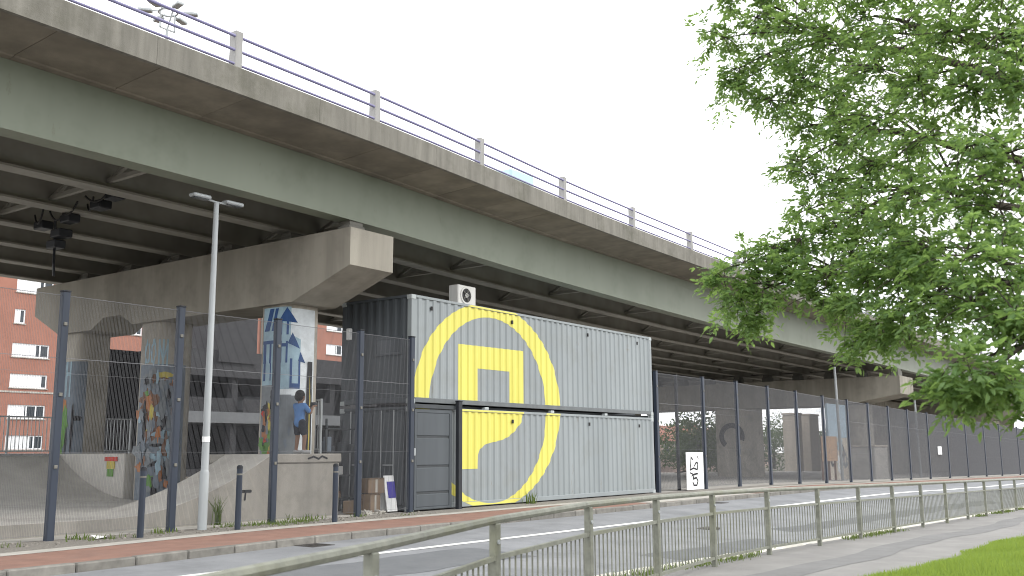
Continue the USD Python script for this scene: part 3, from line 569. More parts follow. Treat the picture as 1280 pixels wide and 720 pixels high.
for (x, y), l in zip(bspots[1:], BL[1:]):
    pth = pname('/World', 'bollard'); r = UsdGeom.Xform.Define(stage, pth); r.GetPrim().GetReferences().AddInternalReference(b0)
    r.GetPrim().GetAttribute('xformOp:translate').Set(Gf.Vec3d(x, y, 0)); r.GetPrim().SetInstanceable(True); tag(r.GetPrim(), l, 'bollard', 'dark bollards along the pavement')
PLs = [((37.1, 2.0), 5.9, 'grey steel pole left of the far pier cap behind the fence'), ((53.3, 2.0), 5.2, 'grey steel pole right of the far pier cap behind the fence')]
for (x, y), h, l in PLs:
    p = thing('steel_pole', l, 'pole', (x, y, 0)); part(p, 'shaft', MB().tube([(x+.3, y, -.6), (x, y, h)], [.09, .07], 10), 'galvanised', True); part(p, 'top_cap', MB().tube([(x, y, h), (x, y, h+.06)], .085, 10), 'galvanised', 40)

# ------------------------------------------------------------------ skate park
fr = thing('skate_ramp', 'front concrete quarter pipe with block end beside the fence', 'skate ramp', (-3.6, .6, 0))
def arc(xa, za, xb2, zb2, n=16):
    """transition: flat at a, steeper at b"""
    t = np.linspace(0, 1, n); return [(xa+(xb2-xa)*q, za+(zb2-za)*(q**1.75)) for q in t]
prof = Pg([(-24, -.1), (-24, .24), (-7.2, .24)] + arc(-7.0, .25, -3.55, 1.38) + [(-3.2, 1.38), (-3.2, -.1)])
part(fr, 'ramp_surface', extrude(prof, 'y', .78, 2.35), 'park_concrete', 30)
part(fr, 'side_face', extrude(prof.buffer(-.012), 'y', .76, .782), 'ramp_side')
part(fr, 'block', MB().cbox(-3.52, -1.62, .70, 3.2, -.1, 1.18, .02), 'ramp_side'); part(fr, 'coping_slab', MB().cbox(-3.54, -1.58, .67, 3.22, 1.182, 1.385, .025), 'ramp_side')
tagm = unary_union([stroke([(-4.35, .62), (-4.1, .62)], .06), stroke([(-4.22, .62), (-4.24, .45)], .04), stroke([(-2.6, 1.28), (-2.45, 1.32), (-2.3, 1.27), (-2.2, 1.33), (-2.05, 1.28)], .04)])
mb = MB()
for g in tagm.geoms: mb.add(*extrude(g, 'y', (.752 if g.centroid.y < 1 else .662), (.758 if g.centroid.y < 1 else .668)))
part(fr, 'spray_tag', mb, 'graf_black')
bk = thing('skate_ramp', 'rear wide concrete bank under the bridge with flat end wall', 'skate ramp', (-9, 9, 0))
t = np.linspace(0, 1, 16)
prof = Pg([(12.5, 0), (12.5, 1.40), (10.7, 1.40)] + [(10.65-(10.65-7.0)*q, .25+1.15*(1-q)**1.9) for q in t] + [(6.9, 0)])
part(bk, 'bank_surface', extrude(prof, 'x', -26, -2.86), 'park_concrete', 30)
part(bk, 'end_wall', MB().cbox(-2.86, -1.7, 7.4, 12.5, 0, 1.42, .02), 'park_concrete')
part(bk, 'coping_pipe', MB().tube([(-26, 10.62, 1.40), (-2.9, 10.62, 1.40)], .03, 8), 'galvanised', True)
part(bk, 'bank_joint', MB().box(-9.2, -9.17, 8.2, 8.25, .3, .31), 'ramp_side')
part(fr, 'flat_floor', MB().box(-26, -2.9, 2.36, 6.95, -.05, .245), 'park_concrete')
sk = thing('safety_sticker', 'small red, yellow and green sign on the ramp end wall', 'sign', (-2.88, 7.0, .9))
part(sk, 'red_bar', MB().box(-2.885, -2.862, 7.72, 8.30, 1.22, 1.33), 'graf_red'); part(sk, 'yellow_field', MB().box(-2.885, -2.862, 7.84, 8.20, 1.02, 1.215), 'graf_yellow'); part(sk, 'green_foot', MB().box(-2.885, -2.862, 7.88, 8.16, .82, 1.015), 'graf_green')
def barrier(label, P0, P1, z, H, n, m='galvanised', pitch=.11):
    b = thing('pedestrian_barrier', label, 'barrier', (*P0, z)); P0, P1 = np.array(P0, float), np.array(P1, float)
    A = lambda t, zz: (*(P0+(P1-P0)*t), z+zz)
    L = np.linalg.norm(P1-P0)
    for k in range(n+1): part(b, 'post', MB().bar(A(k/n, 0), A(k/n, H+.03), .05), m)
    part(b, 'top_rail', MB().bar(A(0, H), A(1, H), .04), m); part(b, 'bottom_rail', MB().bar(A(0, .1), A(1, .1), .04), m)
    K = int(L/pitch)
    for k in range(1, K): part(b, 'upright', MB().bar(A(k/K, .12), A(k/K, H-.02), .016), m)
barrier('grey barred barrier on the ramp block beside the front column', (-1.64, 1.35), (-1.64, 3.1), 1.385, 1.25, 1, pitch=.09)
barrier('long grey barrier along the top of the rear bank', (-9.6, 11.4), (-.2, 11.4), 1.40, 1.05, 5)
dp = thing('fence_stub', 'lone dark steel post standing on the rear bank at far left', 'post', (-5.6, 10.9, 1.4)); part(dp, 'shaft', MB().cbox(-5.15, -5.0, 12.7, 12.85, 0, 3.4, .01), 'black_paint'); part(dp, 'cap', MB().cbox(-5.17, -4.98, 12.68, 12.87, 3.4, 3.43, .01), 'black_paint')
# things stored beside the lower container
def boxthing(label, x0, x1, y0, y1, z0, z1, rot):
    c = ((x0+x1)/2, (y0+y1)/2); b = thing('cardboard_box', label, 'box', (*c, z0))
    def tr(mb):
        v, f = mb.get(); R = np.array([[math.cos(rot), -math.sin(rot)], [math.sin(rot), math.cos(rot)]]); v[:, :2] = (v[:, :2]-c)@R.T+c; return v, f
    part(b, 'carton', tr(MB().cbox(x0, x1, y0, y1, z0, z1, .012)), 'cardboard'); part(b, 'flap', tr(MB().box(x0+.01, x1-.01, y0-.02, (y0+y1)/2, z1+.002, z1+.012)), 'cardboard'); part(b, 'tape', tr(MB().box((x0+x1)/2-.03, (x0+x1)/2+.03, y0-.004, y0-.001, z0+.02, z1-.02)), 'pale_edging')
boxthing('large brown carton standing on the ground behind the fence', -1.00, -.62, .35, .75, .0, .44, .1)
boxthing('smaller brown carton resting on top of the larger one', -.92, -.48, .36, .76, .46, .80, -.25)
boxthing('low brown carton left of the stacked pair', -1.36, -1.06, .5, .85, .0, .30, .3)
sg1 = thing('pavement_sign', 'purple and white A-frame sign leaning beside the slate gate', 'sign', (-.35, .3, 0))
def lean(mb, k=.18, z0=0, y0=.25):
    v, f = mb.get(); v[:, 1] += (v[:, 2]-z0)*k; return v, f
part(sg1, 'panel', lean(MB().cbox(-.52, -.18, .2, .24, .03, .86, .01)), 'white_paint'); part(sg1, 'purple_field', lean(MB().box(-.45, -.19, .19, .198, .34, .72)), 'sign_purple'); part(sg1, 'rear_leg', MB().cbox(-.5, -.2, .48, .51, .03, .8, .01), 'white_paint')
rb = thing('rubble_heap', 'low heap of pale broken concrete at the fence foot', 'rubble', (-1.3, .1, 0))
for k in range(14):
    c = np.array([-1.45+RNG.random()*.7, .05+RNG.random()*.35, .03]); s = trimesh.convex.convex_hull(c+RNG.normal(0, .055, (12, 3))*[1, 1, .7]); part(rb, 'lump', s, 'pale_edging')
shelf = thing('storage_rack', 'dark rack of clutter standing beside the lower container end', 'rack', (-1.1, 1.6, 0))
for x in (-1.5, -.45):
    for y in (1.3, 1.9): part(shelf, 'upright', MB().box(x-.02, x+.02, y-.02, y+.02, 0, 2.2), 'seam_dark')
for z in (.3, .85, 1.4, 1.95): part(shelf, 'shelf', MB().box(-1.52, -.43, 1.28, 1.92, z, z+.03), 'seam_dark')
for k in range(16):
    z = (.33, .88, 1.43)[k % 3]; x = -1.42+RNG.random()*.8; h = .1+.25*RNG.random(); w = .08+.1*RNG.random(); y = 1.36+RNG.random()*.2
    part(shelf, 'stored_item', MB().cbox(x, x+w, y, y+w, z+.002, z+h, .01), ['cardboard', 'galvanised', 'seam_dark', 'graf_brown', 'plastic_white', 'graf_steel'][k % 6])

# ------------------------------------------------------------------ person on the ramp block
def chain(joints, rad, pairs):
    parts = []
    for a, b in pairs:
        s = [m3.Manifold.sphere(rad[k], 20).translate(tuple(map(float, joints[k]))) for k in (a, b)]; parts.append(m3.Manifold.batch_hull(s))
    return parts
def finish(parts, edge=.02, it=12):
    m = parts[0]
    for q in parts[1:]: m = m+q
    m = m.refine_to_length(edge).to_mesh(); t = trimesh.Trimesh(m.vert_properties[:, :3], m.tri_verts, process=True); trimesh.smoothing.filter_taubin(t, iterations=it); return t
PB = np.array([-2.62, .98, 1.385])
def pj(x, y, z): return PB+np.array([x, y, z])*1.0
# faces right (+x); height 1.42 m
J = dict(pel=(0, 0, .70), wai=(0.0, 0, .82), che=(.0, 0, 1.0), nec=(.01, 0, 1.13), hea=(.02, 0, 1.27), chin=(.06, 0, 1.215),
    hL=(0, .07, .69), kL=(.03, .08, .38), aL=(-.01, .08, .07), tL=(.13, .09, .035), hR=(0, -.07, .69), kR=(.08, -.09, .38), aR=(.06, -.10, .07), tR=(.19, -.11, .035),
    sL=(.0, .14, 1.07), eL=(.15, .18, .90), wL=(.28, .10, 1.05), sR=(.0, -.14, 1.07), eR=(.16, -.18, .91), wR=(.31, -.09, 1.06))
J = {k: pj(*v) for k, v in J.items()}
rd = dict(pel=.105, wai=.098, che=.115, nec=.045, hea=.095, chin=.055, hL=.078, kL=.05, aL=.036, tL=.032, hR=.078, kR=.05, aR=.036, tR=.032, sL=.052, eL=.036, wL=.026, sR=.052, eR=.036, wR=.026)
body = chain(J, rd, [('pel', 'wai'), ('wai', 'che'), ('che', 'nec'), ('nec', 'hea'), ('hea', 'chin'), ('pel', 'hL'), ('hL', 'kL'), ('kL', 'aL'), ('aL', 'tL'), ('pel', 'hR'), ('hR', 'kR'), ('kR', 'aR'), ('aR', 'tR'),
    ('che', 'sL'), ('sL', 'eL'), ('eL', 'wL'), ('che', 'sR'), ('sR', 'eR'), ('eR', 'wR')])
def hand(w, sgn):
    out = []; w = np.array(w); palm = w+[.055, 0, .02]
    out.append(m3.Manifold.batch_hull([m3.Manifold.sphere(.020, 14).translate(tuple(w)), m3.Manifold.sphere(.018, 14).translate(tuple(palm+[0, .022, 0])), m3.Manifold.sphere(.018, 14).translate(tuple(palm-[0, .022, 0]))]))
    for k, (o, L) in enumerate(((-.026, .045), (-.009, .055), (.009, .052), (.026, .04))):
        a = palm+[.008, o, 0]; b = a+[L*.55, 0, .012]; c = b+[L*.35, 0, -.022]
        for p, q in ((a, b), (b, c)): out.append(m3.Manifold.batch_hull([m3.Manifold.sphere(.008, 10).translate(tuple(p)), m3.Manifold.sphere(.007, 10).translate(tuple(q))]))
    a = w+[.025, -sgn*.02, .01]; b = a+[.028, -sgn*.022, .012]; c = b+[.022, 0, .008]
    for p, q in ((a, b), (b, c)): out.append(m3.Manifold.batch_hull([m3.Manifold.sphere(.009, 10).translate(tuple(p)), m3.Manifold.sphere(.008, 10).translate(tuple(q))]))
    return out
S = lambda r, x, y, z: m3.Manifold.sphere(r, 14).translate(tuple(map(float, pj(x, y, z))))
face = [S(.016, .125, 0, 1.255), S(.012, .118, 0, 1.275), S(.014, .115, .012, 1.222), S(.014, .115, -.012, 1.222), S(.022, .02, .098, 1.26), S(.022, .02, -.098, 1.26)]
pn = thing('person', 'person in a blue top and dark shorts standing on the ramp block', 'person', PB)
part(pn, 'body', finish(body+hand(J['wL'], 1)+hand(J['wR'], -1)+face, .016, 8), 'skin', True)
for s in (-1, 1): part(pn, 'eye', trimesh.creation.icosphere(2, .011).apply_translation(pj(.108, s*.035, 1.278)), 'hair', True)
hr = m3.Manifold.batch_hull([S(.115, -.005, 0, 1.32), S(.105, -.03, 0, 1.27)])-m3.Manifold.sphere(.09, 20).translate(tuple(pj(.10, 0, 1.235)))
part(pn, 'hair', finish([hr], .02, 4), 'hair', True)
ex = {k: v+.016 for k, v in rd.items()}
top = chain(J, {**ex, 'pel': .125, 'che': .132}, [('pel', 'wai'), ('wai', 'che'), ('che', 'sL'), ('che', 'sR')])
for a, b in (('sL', 'eL'), ('sR', 'eR')):
    m_ = J[a]+(J[b]-J[a])*.7; top.append(m3.Manifold.batch_hull([m3.Manifold.sphere(.066, 16).translate(tuple(J[a])), m3.Manifold.sphere(.056, 16).translate(tuple(m_))]))
part(pn, 'shirt', finish(top, .02, 6), 'shirt_blue', True)
sh = []
for h, k in (('hL', 'kL'), ('hR', 'kR')):
    m_ = J[h]+(J[k]-J[h])*.72; sh.append(m3.Manifold.batch_hull([m3.Manifold.sphere(.096, 16).translate(tuple(J[h])), m3.Manifold.sphere(.074, 16).translate(tuple(m_))]))
part(pn, 'shorts', finish(sh, .02, 6), 'shorts_dark', True)
for a, t_ in (('aL', 'tL'), ('aR', 'tR')): part(pn, 'shoe', finish([m3.Manifold.batch_hull([m3.Manifold.sphere(.047, 14).translate(tuple(J[a]-[.03, 0, .022])), m3.Manifold.sphere(.040, 14).translate(tuple(J[t_]+[.02, 0, .006]))])], .02, 3), 'shoe', True)
cmx = (J['wL']+J['wR'])/2+[.10, 0, .06]
cm = thing('hand_camera', 'small black camera held up by the person on the ramp', 'camera', cmx)
part(cm, 'casing', MB().cbox(cmx[0]-.03, cmx[0]+.03, cmx[1]-.075, cmx[1]+.075, cmx[2]-.045, cmx[2]+.05, .01), 'black_paint'); part(cm, 'lens', MB().tube([cmx+[.03, 0, 0], cmx+[.10, 0, 0]], .034, 14), 'vent_dark', 40)

# ------------------------------------------------------------------ guard railing on the near side
gpts = [(-16.9, -13.15), (-15.25, -12.70), (-13.67, -12.20), (-11.53, -11.42), (-9.3, -10.87), (-7.0, -10.38), (-4.6, -9.98)] + [(x, -9.83-.0*(x)) for x in np.arange(-2.25, 60, 2.32)]
gr = thing('guard_railing', 'weathered green grey pedestrian guard railing along the near footpath', 'railing', (-2, -9.8, -.3))
gz = lambda x, y: float(znear(x))-.03
for i, (x, y) in enumerate(gpts):
    z = gz(x, y); part(gr, 'post', MB().cbox(x-.035, x+.035, y-.035, y+.035, z-.1, z+1.02, .008), 'guard_rail')
    if i < 18: part(gr, 'bolt', MB().tube([(x, y-.045, z+.88), (x, y-.035, z+.88)], .018, 8), 'galvanised')
for i, (a, b) in enumerate(zip(gpts[:-1], gpts[1:])):
    za, zb2 = gz(*a), gz(*b); L = math.hypot(b[0]-a[0], b[1]-a[1]); d = ((b[0]-a[0])/L, (b[1]-a[1])/L)
    part(gr, 'top_rail', MB().tube([(*a, za+1.045), (*b, zb2+1.045)], .032, 8), 'guard_rail', 40)
    e = .04; A2, B2 = (a[0]+d[0]*e, a[1]+d[1]*e), (b[0]-d[0]*e, b[1]-d[1]*e)
    for zz in (.76, .15): part(gr, 'lower_rail', MB().bar((*A2, za+zz), (*B2, zb2+zz), .04, .035), 'guard_rail')
    if i < 20:
        K = 18
        for k in range(1, K):
            t_ = k/K; x, y = A2[0]+(B2[0]-A2[0])*t_, A2[1]+(B2[1]-A2[1])*t_; z = za+(zb2-za)*t_
            part(gr, 'baluster', MB().tube([(x, y, z+.16), (x, y, z+.75)], .0085, 5, False), 'guard_rail', True) if i < 16 else None
        if i >= 16:
            mb = MB()
            for k in range(1, K):
                t_ = k/K; x, y = A2[0]+(B2[0]-A2[0])*t_, A2[1]+(B2[1]-A2[1])*t_; mb.tube([(x, y, za+.16), (x, y, za+.75)], .0085, 4, False)
            part(gr, 'baluster_run', mb, 'guard_rail', kind='stuff')

# ------------------------------------------------------------------ grass verge and weeds
def gedge(x): return -12.35+.10*np.sin(x*.9)+.06*np.sin(x*2.3+1)+.03*np.sin(x*5.1)
gx = np.concatenate([np.arange(-60, -20, 4), np.arange(-20, 40, .5), np.arange(40, 121, 5)]); gy = np.linspace(0, 1, 8)
Xg, Tg = np.meshgrid(gx, gy, indexing='ij'); Yg = gedge(Xg)*(1-Tg)+(-32)*Tg; Zg = znear(Xg)+.012+.10*smoothstep(0, 1.2, gedge(Xg)-Yg)
I = np.arange(Xg.size).reshape(Xg.shape)
structure('grass_verge', (np.stack([Xg, Yg, Zg], -1).reshape(-1, 3), np.stack([I[:-1, 1:], I[1:, 1:], I[1:, :-1], I[:-1, :-1]], -1).reshape(-1, 4)), 'soil')
def blades(X, Yv, Z, h, w, rng, lean=.45):
    n = len(X); a = rng.random(n)*2*math.pi; d = np.stack([np.cos(a), np.sin(a), 0*a], 1); s = np.stack([-np.sin(a), np.cos(a), 0*a], 1); b = rng.random(n)*2*math.pi
    L = np.stack([np.cos(b), np.sin(b), 0*b], 1)*(rng.random(n)*lean)[:, None]; P = np.stack([X, Yv, Z], 1); hh = h[:, None]; w = w[:, None]
    v = np.stack([P-s*w/2, P+s*w/2, P+s*w*.35+L*hh*.35+[0, 0, 1]*hh*.6, P-s*w*.35+L*hh*.35+[0, 0, 1]*hh*.6, P+L*hh+[0, 0, 1]*hh], 1).reshape(-1, 3); k = np.arange(n)[:, None]*5
    f = np.concatenate([k+[0, 1, 2], k+[0, 2, 3], k+[3, 2, 4]]); return v, f
rg = np.random.default_rng(3)
X = rg.uniform(-7, 16, 150000); D = rg.random(150000)**1.25*4.2; Yv = gedge(X)-D+rg.normal(0, .05, X.size)+.04; Z = znear(X)+.005+.10*smoothstep(0, 1.2, D)
cl = meshkit.noise(np.stack([X*1.3, Yv*1.3, 0*X], 1), 4)
h = (.05+.13*cl*rg.random(X.size)+.05*rg.random(X.size))*(.45+.55*smoothstep(0, .5, D)); tg = blades(X, Yv, Z, h, .006+.006*rg.random(X.size), rg)
solo('grass', tg, 'grass_blade', 'bright green unmown grass on the near verge', 'grass', 'stuff')
# dry weeds along the fence foot and under the railing
def weed(label, x, y, z, n, h, spread, seed):
    r = np.random.default_rng(seed); w = thing('weed_tuft', label, 'weed', (x, y, z)); X = x+r.normal(0, spread, n); Yw = y+r.normal(0, spread, n)
    part(w, 'leaves', blades(X, Yw, np.full(n, z), h*(.5+.6*r.random(n)), .02+.015*r.random(n), r, .6), 'weed_leaf'); part(w, 'stem', MB().tube([(x, y, z-.02), (x+.01, y, z+h*.6)], .006, 5), 'weed_leaf')
weed('tall yellow green weed against the ramp side beside the lamp', -5.05, .55, 0, 26, .6, .05, 1)
weed('low weed tuft at the foot of the leftmost fence post', -8.5, -.35, 0, 24, .12, .14, 2)
weed('dry weed tuft between the left bollard and the second fence post', -7.0, -.4, 0, 24, .12, .12, 3)
weed('pale weeds at the foot of the ramp block near the right bollard', -2.9, .35, 0, 18, .14, .25, 4)
weed('small weed growing at the foot of the yellow container corner', 4.6, -.25, 0, 30, .35, .08, 5)
r = np.random.default_rng(11); n = 2600; X = r.uniform(-14, 0, n); Yw = -.15-.7*r.random(n)**2; k = meshkit.noise(np.stack([X*1.1, Yw, 0*X], 1), 8) > .52
solo('weeds', blades(X[k], Yw[k], np.full(k.sum(), .0), .03+.09*r.random(k.sum()), .01+.01*r.random(k.sum()), r, .9), 'weed_leaf', 'sparse low weeds in the gravel along the fence', 'weeds', 'stuff')
n = 5000; X = r.uniform(-10, 26, n); Yw = -9.72+r.normal(0, .09, n); k = meshkit.noise(np.stack([X*.8, Yw, 0*X], 1), 9) > .5
solo('weeds', blades(X[k], Yw[k], znear(X[k]), .03+.08*r.random(k.sum()), .008+.008*r.random(k.sum()), r, .9), 'weed_leaf', 'low weeds growing under the guard railing', 'weeds', 'stuff')
r = np.random.default_rng(21); mb = MB()
for k in range(420):
    c = np.array([r.uniform(-14, .2), r.uniform(-.95, -.1), .0]); s = .012+.03*r.random()**2; q = trimesh.creation.icosphere(0, 1); v = q.vertices*(s*(.6+.7*r.random(3)))+c; mb.add(v, q.faces)
solo('stones', mb, 'gravel', 'loose stones scattered in the gravel strip', 'stones', 'stuff')
lt = thing('litter', 'white scrap of paper lying in the gravel at left', 'litter', (-8.2, -.5, 0))
part(lt, 'scrap', MB().add([(-8.35, -.62, .015), (-8.05, -.6, .05), (-8.02, -.42, .02), (-8.33, -.4, .07)], [(0, 1, 2), (0, 2, 3)]), 'white_paint')

#TREE## ------------------------------------------------------------------ ash tree beside the footpath
CLU = np.array([(-9.29,-12.93,5.8,0.4),(-9.33,-13.37,5.69,0.5),(-9.63,-13.91,5.44,0.5),(-9.96,-14.41,5.15,0.5),(-10.33,-14.85,4.86,0.5),(-10.52,-15.21,4.66,0.5),(-9.33,-12.54,5.8,0.3),(-9.27,-12.5,5.34,0.3),(-9.32,-12.67,4.98,0.28),(-9.11,-12.77,5.53,0.35),(-9.25,-12.96,5.05,0.4),(-9.34,-12.58,4.78,0.22),(-9.33,-13.23,5.22,0.45),(-9.4,-12.96,4.57,0.3),(-9.42,-13.3,4.68,0.45),(-9.5,-13.6,4.95,0.5),(-9.5,-13.64,4.43,0.5),(-9.38,-13.23,4.25,0.32),(-9.65,-13.93,5.02,0.5),(-9.61,-13.55,4.05,0.4),(-9.72,-13.33,3.82,0.28),(-9.74,-13.6,3.63,0.38),(-10.01,-13.49,3.34,0.25),(-9.83,-14.05,4.47,0.5),(-9.94,-14.31,4.71,0.5),(-9.96,-14.08,3.99,0.45),(-10.15,-14.05,3.59,0.42),(-10.36,-14,3.17,0.38),(-10.22,-14.46,4.15,0.45),(-10.34,-14.71,4.42,0.5),(-10.33,-14.51,3.67,0.45),(-10.56,-14.43,3.24,0.4),(-10.39,-14.85,3.94,0.45),(-10.55,-15.06,4.23,0.5),(-10.62,-15.18,3.8,0.45),(-10.76,-14.88,3.43,0.42),(-10.99,-14.8,3.01,0.4),(-10.92,-15.14,3.28,0.4),(-11.03,-15.06,2.9,0.4),(-10.55,-14.35,2.93,0.36),(-10.18,-13.84,2.94,0.3),(-10.12,-13.44,3.07,0.22),(-10.15,-13.21,3.02,0.26),(-10.27,-13.02,2.9,0.28),(-10.35,-12.87,2.77,0.2),(-10.25,-12.96,2.61,0.24),(-10.25,-13.17,2.72,0.28),(-10.22,-13.4,2.8,0.26),(-10.31,-13.55,2.57,0.26),(-10.18,-13.03,2.48,0.14),(-10.44,-13.75,2.7,0.28),(-10.52,-13.91,2.43,0.3),(-10.66,-14.11,2.6,0.32),(-10.67,-14.18,2.3,0.28),(-10.65,-14,2.18,0.14),(-10.83,-14.38,2.57,0.34),(-10.89,-14.4,2.32,0.26),(-10.94,-14.62,2.72,0.36),(-11.09,-14.66,2.4,0.34),(-11.32,-14.91,2.57,0.36),(-11.48,-14.94,2.25,0.34),(-11.42,-15.1,2.48,0.36),(-11.54,-15.18,2.17,0.34),(-11.1,-14.63,2.32,0.18),(-11.27,-15.05,2.19,0.16),(-11.16,-15.18,2.14,0.16),(-11.9,-14.96,1.89,0.12),(-11.8,-15.08,1.82,0.12),(-11.72,-14.83,1.78,0.07),(-11.64,-14.94,1.76,0.07),(-11.61,-15.15,1.78,0.1),(-11.42,-15.21,1.68,0.08),(-10.06,-13.72,3.16,0.2),(-10.6,-14.24,2.77,0.2),(-9.23,-19.73,6.12,0.55),(-4.56,-16.43,5.43,0.55),(-9.65,-12.95,7,0.55),(-7.6,-19.51,5.31,0.55),(-9.93,-14.74,6.41,0.55),(-9.26,-17.03,4.53,0.55),(-7.53,-17.72,3.63,0.55),(-10.01,-19.95,7.06,0.55),(-5.64,-15.62,4.06,0.55),(-10.9,-16.6,6.72,0.55),(-8.4,-17.8,10.11,0.55),(-4.96,-20.34,5.67,0.55),(-5.31,-15.88,9.58,0.55),(-3.85,-17.74,7.02,0.55),(-3.76,-18.88,5.83,0.55),(-7.03,-19.83,9.35,0.55),(-9.41,-18.85,7.97,0.55),(-9.9,-19.62,7.52,0.55),(-7.47,-21.18,6.14,0.55),(-8.17,-18.58,4.27,0.55),(-10.56,-18.98,7.19,0.55),(-7.23,-13.52,7.28,0.55),(-4.64,-16.15,5.33,0.55),(-7.31,-19.84,3.86,0.55),(-4.26,-18.73,6.97,0.55),(-10.41,-19.62,6.56,0.55),(-9.39,-16.5,8.89,0.55),(-4.65,-15.24,7.91,0.55),(-4.97,-16.2,8.94,0.55),(-8.83,-13.34,8.87,0.55),(-7.38,-19.33,9.56,0.55),(-9.98,-13.34,6.67,0.55),(-8.18,-17.64,9.09,0.55),(-9.48,-18.97,3.96,0.55),(-6.7,-13.24,8.3,0.55),(-10.71,-16.36,4.87,0.55),(-9.96,-13.73,7.78,0.55),(-7.47,-14.5,8.77,0.55),(-7.29,-15.19,9.34,0.55),(-10.97,-14.63,7.47,0.55),(-7.43,-19.27,4.9,0.55),(-8.14,-19.59,5.92,0.55),(-4.56,-19.13,7.95,0.55),(-8.89,-17.1,9.8,0.55),(-5.2,-15.85,9.08,0.55),(-7.83,-20.6,6.62,0.55),(-3.87,-16.95,7.97,0.55),(-6.42,-19.44,5.48,0.55),(-8.26,-20.38,5.54,0.55),(-7.57,-12.51,7.54,0.55),(-7.83,-20.34,4.9,0.55),(-7.15,-18.87,3.3,0.55),(-9.37,-18.73,4.98,0.55),(-6.66,-14.29,8.57,0.55),(-3.55,-18.3,6.38,0.55),(-8.16,-15.36,8.99,0.55),(-10.72,-14.46,6.63,0.55),(-9.44,-14.04,7.56,0.55),(-11.14,-15.49,5.1,0.55),(-9.6,-14.21,6.53,0.55),(-7.26,-20.37,7.3,0.55),(-8.38,-16.46,3.81,0.55),(-8.93,-18.69,4.99,0.55),(-5.57,-18.16,3.45,0.55),(-9.52,-14.32,6.51,0.55),(-9.08,-15.49,8.58,0.55),(-9.68,-19.71,5.43,0.55),(-9.44,-15.88,3.19,0.55),(-3.94,-15.65,6.73,0.55),(-7.65,-19.15,4.6,0.55),(-7.57,-17.94,9.38,0.55),(-4.88,-13.78,7.99,0.55),(-7.93,-17.46,3.98,0.55),(-9.51,-19.51,6.9,0.55),(-9.08,-19.02,5.48,0.55)])
NV = 74
tree = thing('ash_tree', 'leafy green ash tree hanging over the footpath at right', 'tree', (-7.4, -16.7, -.15))
rg = np.random.default_rng(12)
TB = np.array([-7.4, -16.7, -.4])
trunk = [TB, TB+[.03, .02, 1.0], TB+[-.02, .08, 2.2], TB+[.05, .15, 3.4], TB+[.0, .3, 4.6], TB+[.1, .4, 5.8]]
part(tree, 'trunk', MB().tube(trunk, [.24, .19, .165, .15, .12, .08], 12), 'bark', True)
def bez(a, b, c, n=10):
    t = np.linspace(0, 1, n)[:, None]; return (1-t)**2*a+2*t*(1-t)*b+t*t*c
# main limbs reach the centres of groups of leaf clusters
pts = CLU[:, :3]
seeds = [7, 18, 23, 27, 34, 37, 44, 53, 63, 67]+[NV+7*i for i in range(10)]
cent = pts[seeds].copy()
for _ in range(6):
    lab = np.argmin(((pts[:, None]-cent[None])**2).sum(-1), 1); cent = np.array([pts[lab == k].mean(0) if (lab == k).any() else cent[k] for k in range(len(cent))])
limbs = []
for k, c in enumerate(cent):
    z = np.clip(c[2]*.55+.6, 2.0, 5.2); s = TB+[.02, .2, z+.4]; mid = s+(c-s)*.5+[0, 0, .55]
    P = bez(s, mid, c, 14); P[1:-1] += rg.normal(0, .035, (12, 3)); limbs.append(P); L = np.linalg.norm(c-s)
    part(tree, 'limb', MB().tube(P, np.linspace(.030+.010*L, .012, 14), 7), 'bark', True)
tw = MB(); LV, LF, ln = [], [], 0
def leaflet(base, d, nrm, L, w):
    s = np.cross(d, nrm); s /= np.linalg.norm(s); n2 = np.cross(s, d)
    return np.array([base, base+d*L*.38+s*w*.5+n2*w*.16, base+d*L*.75+s*w*.32+n2*w*.05-n2*L*.05, base+d*L-n2*L*.14, base+d*L*.75-s*w*.32+n2*w*.05-n2*L*.05, base+d*L*.38-s*w*.5+n2*w*.16, base+d*L*.45])
LFACE = np.array([(0, 1, 6), (1, 2, 6), (2, 3, 6), (3, 4, 6), (4, 5, 6), (5, 0, 6)])
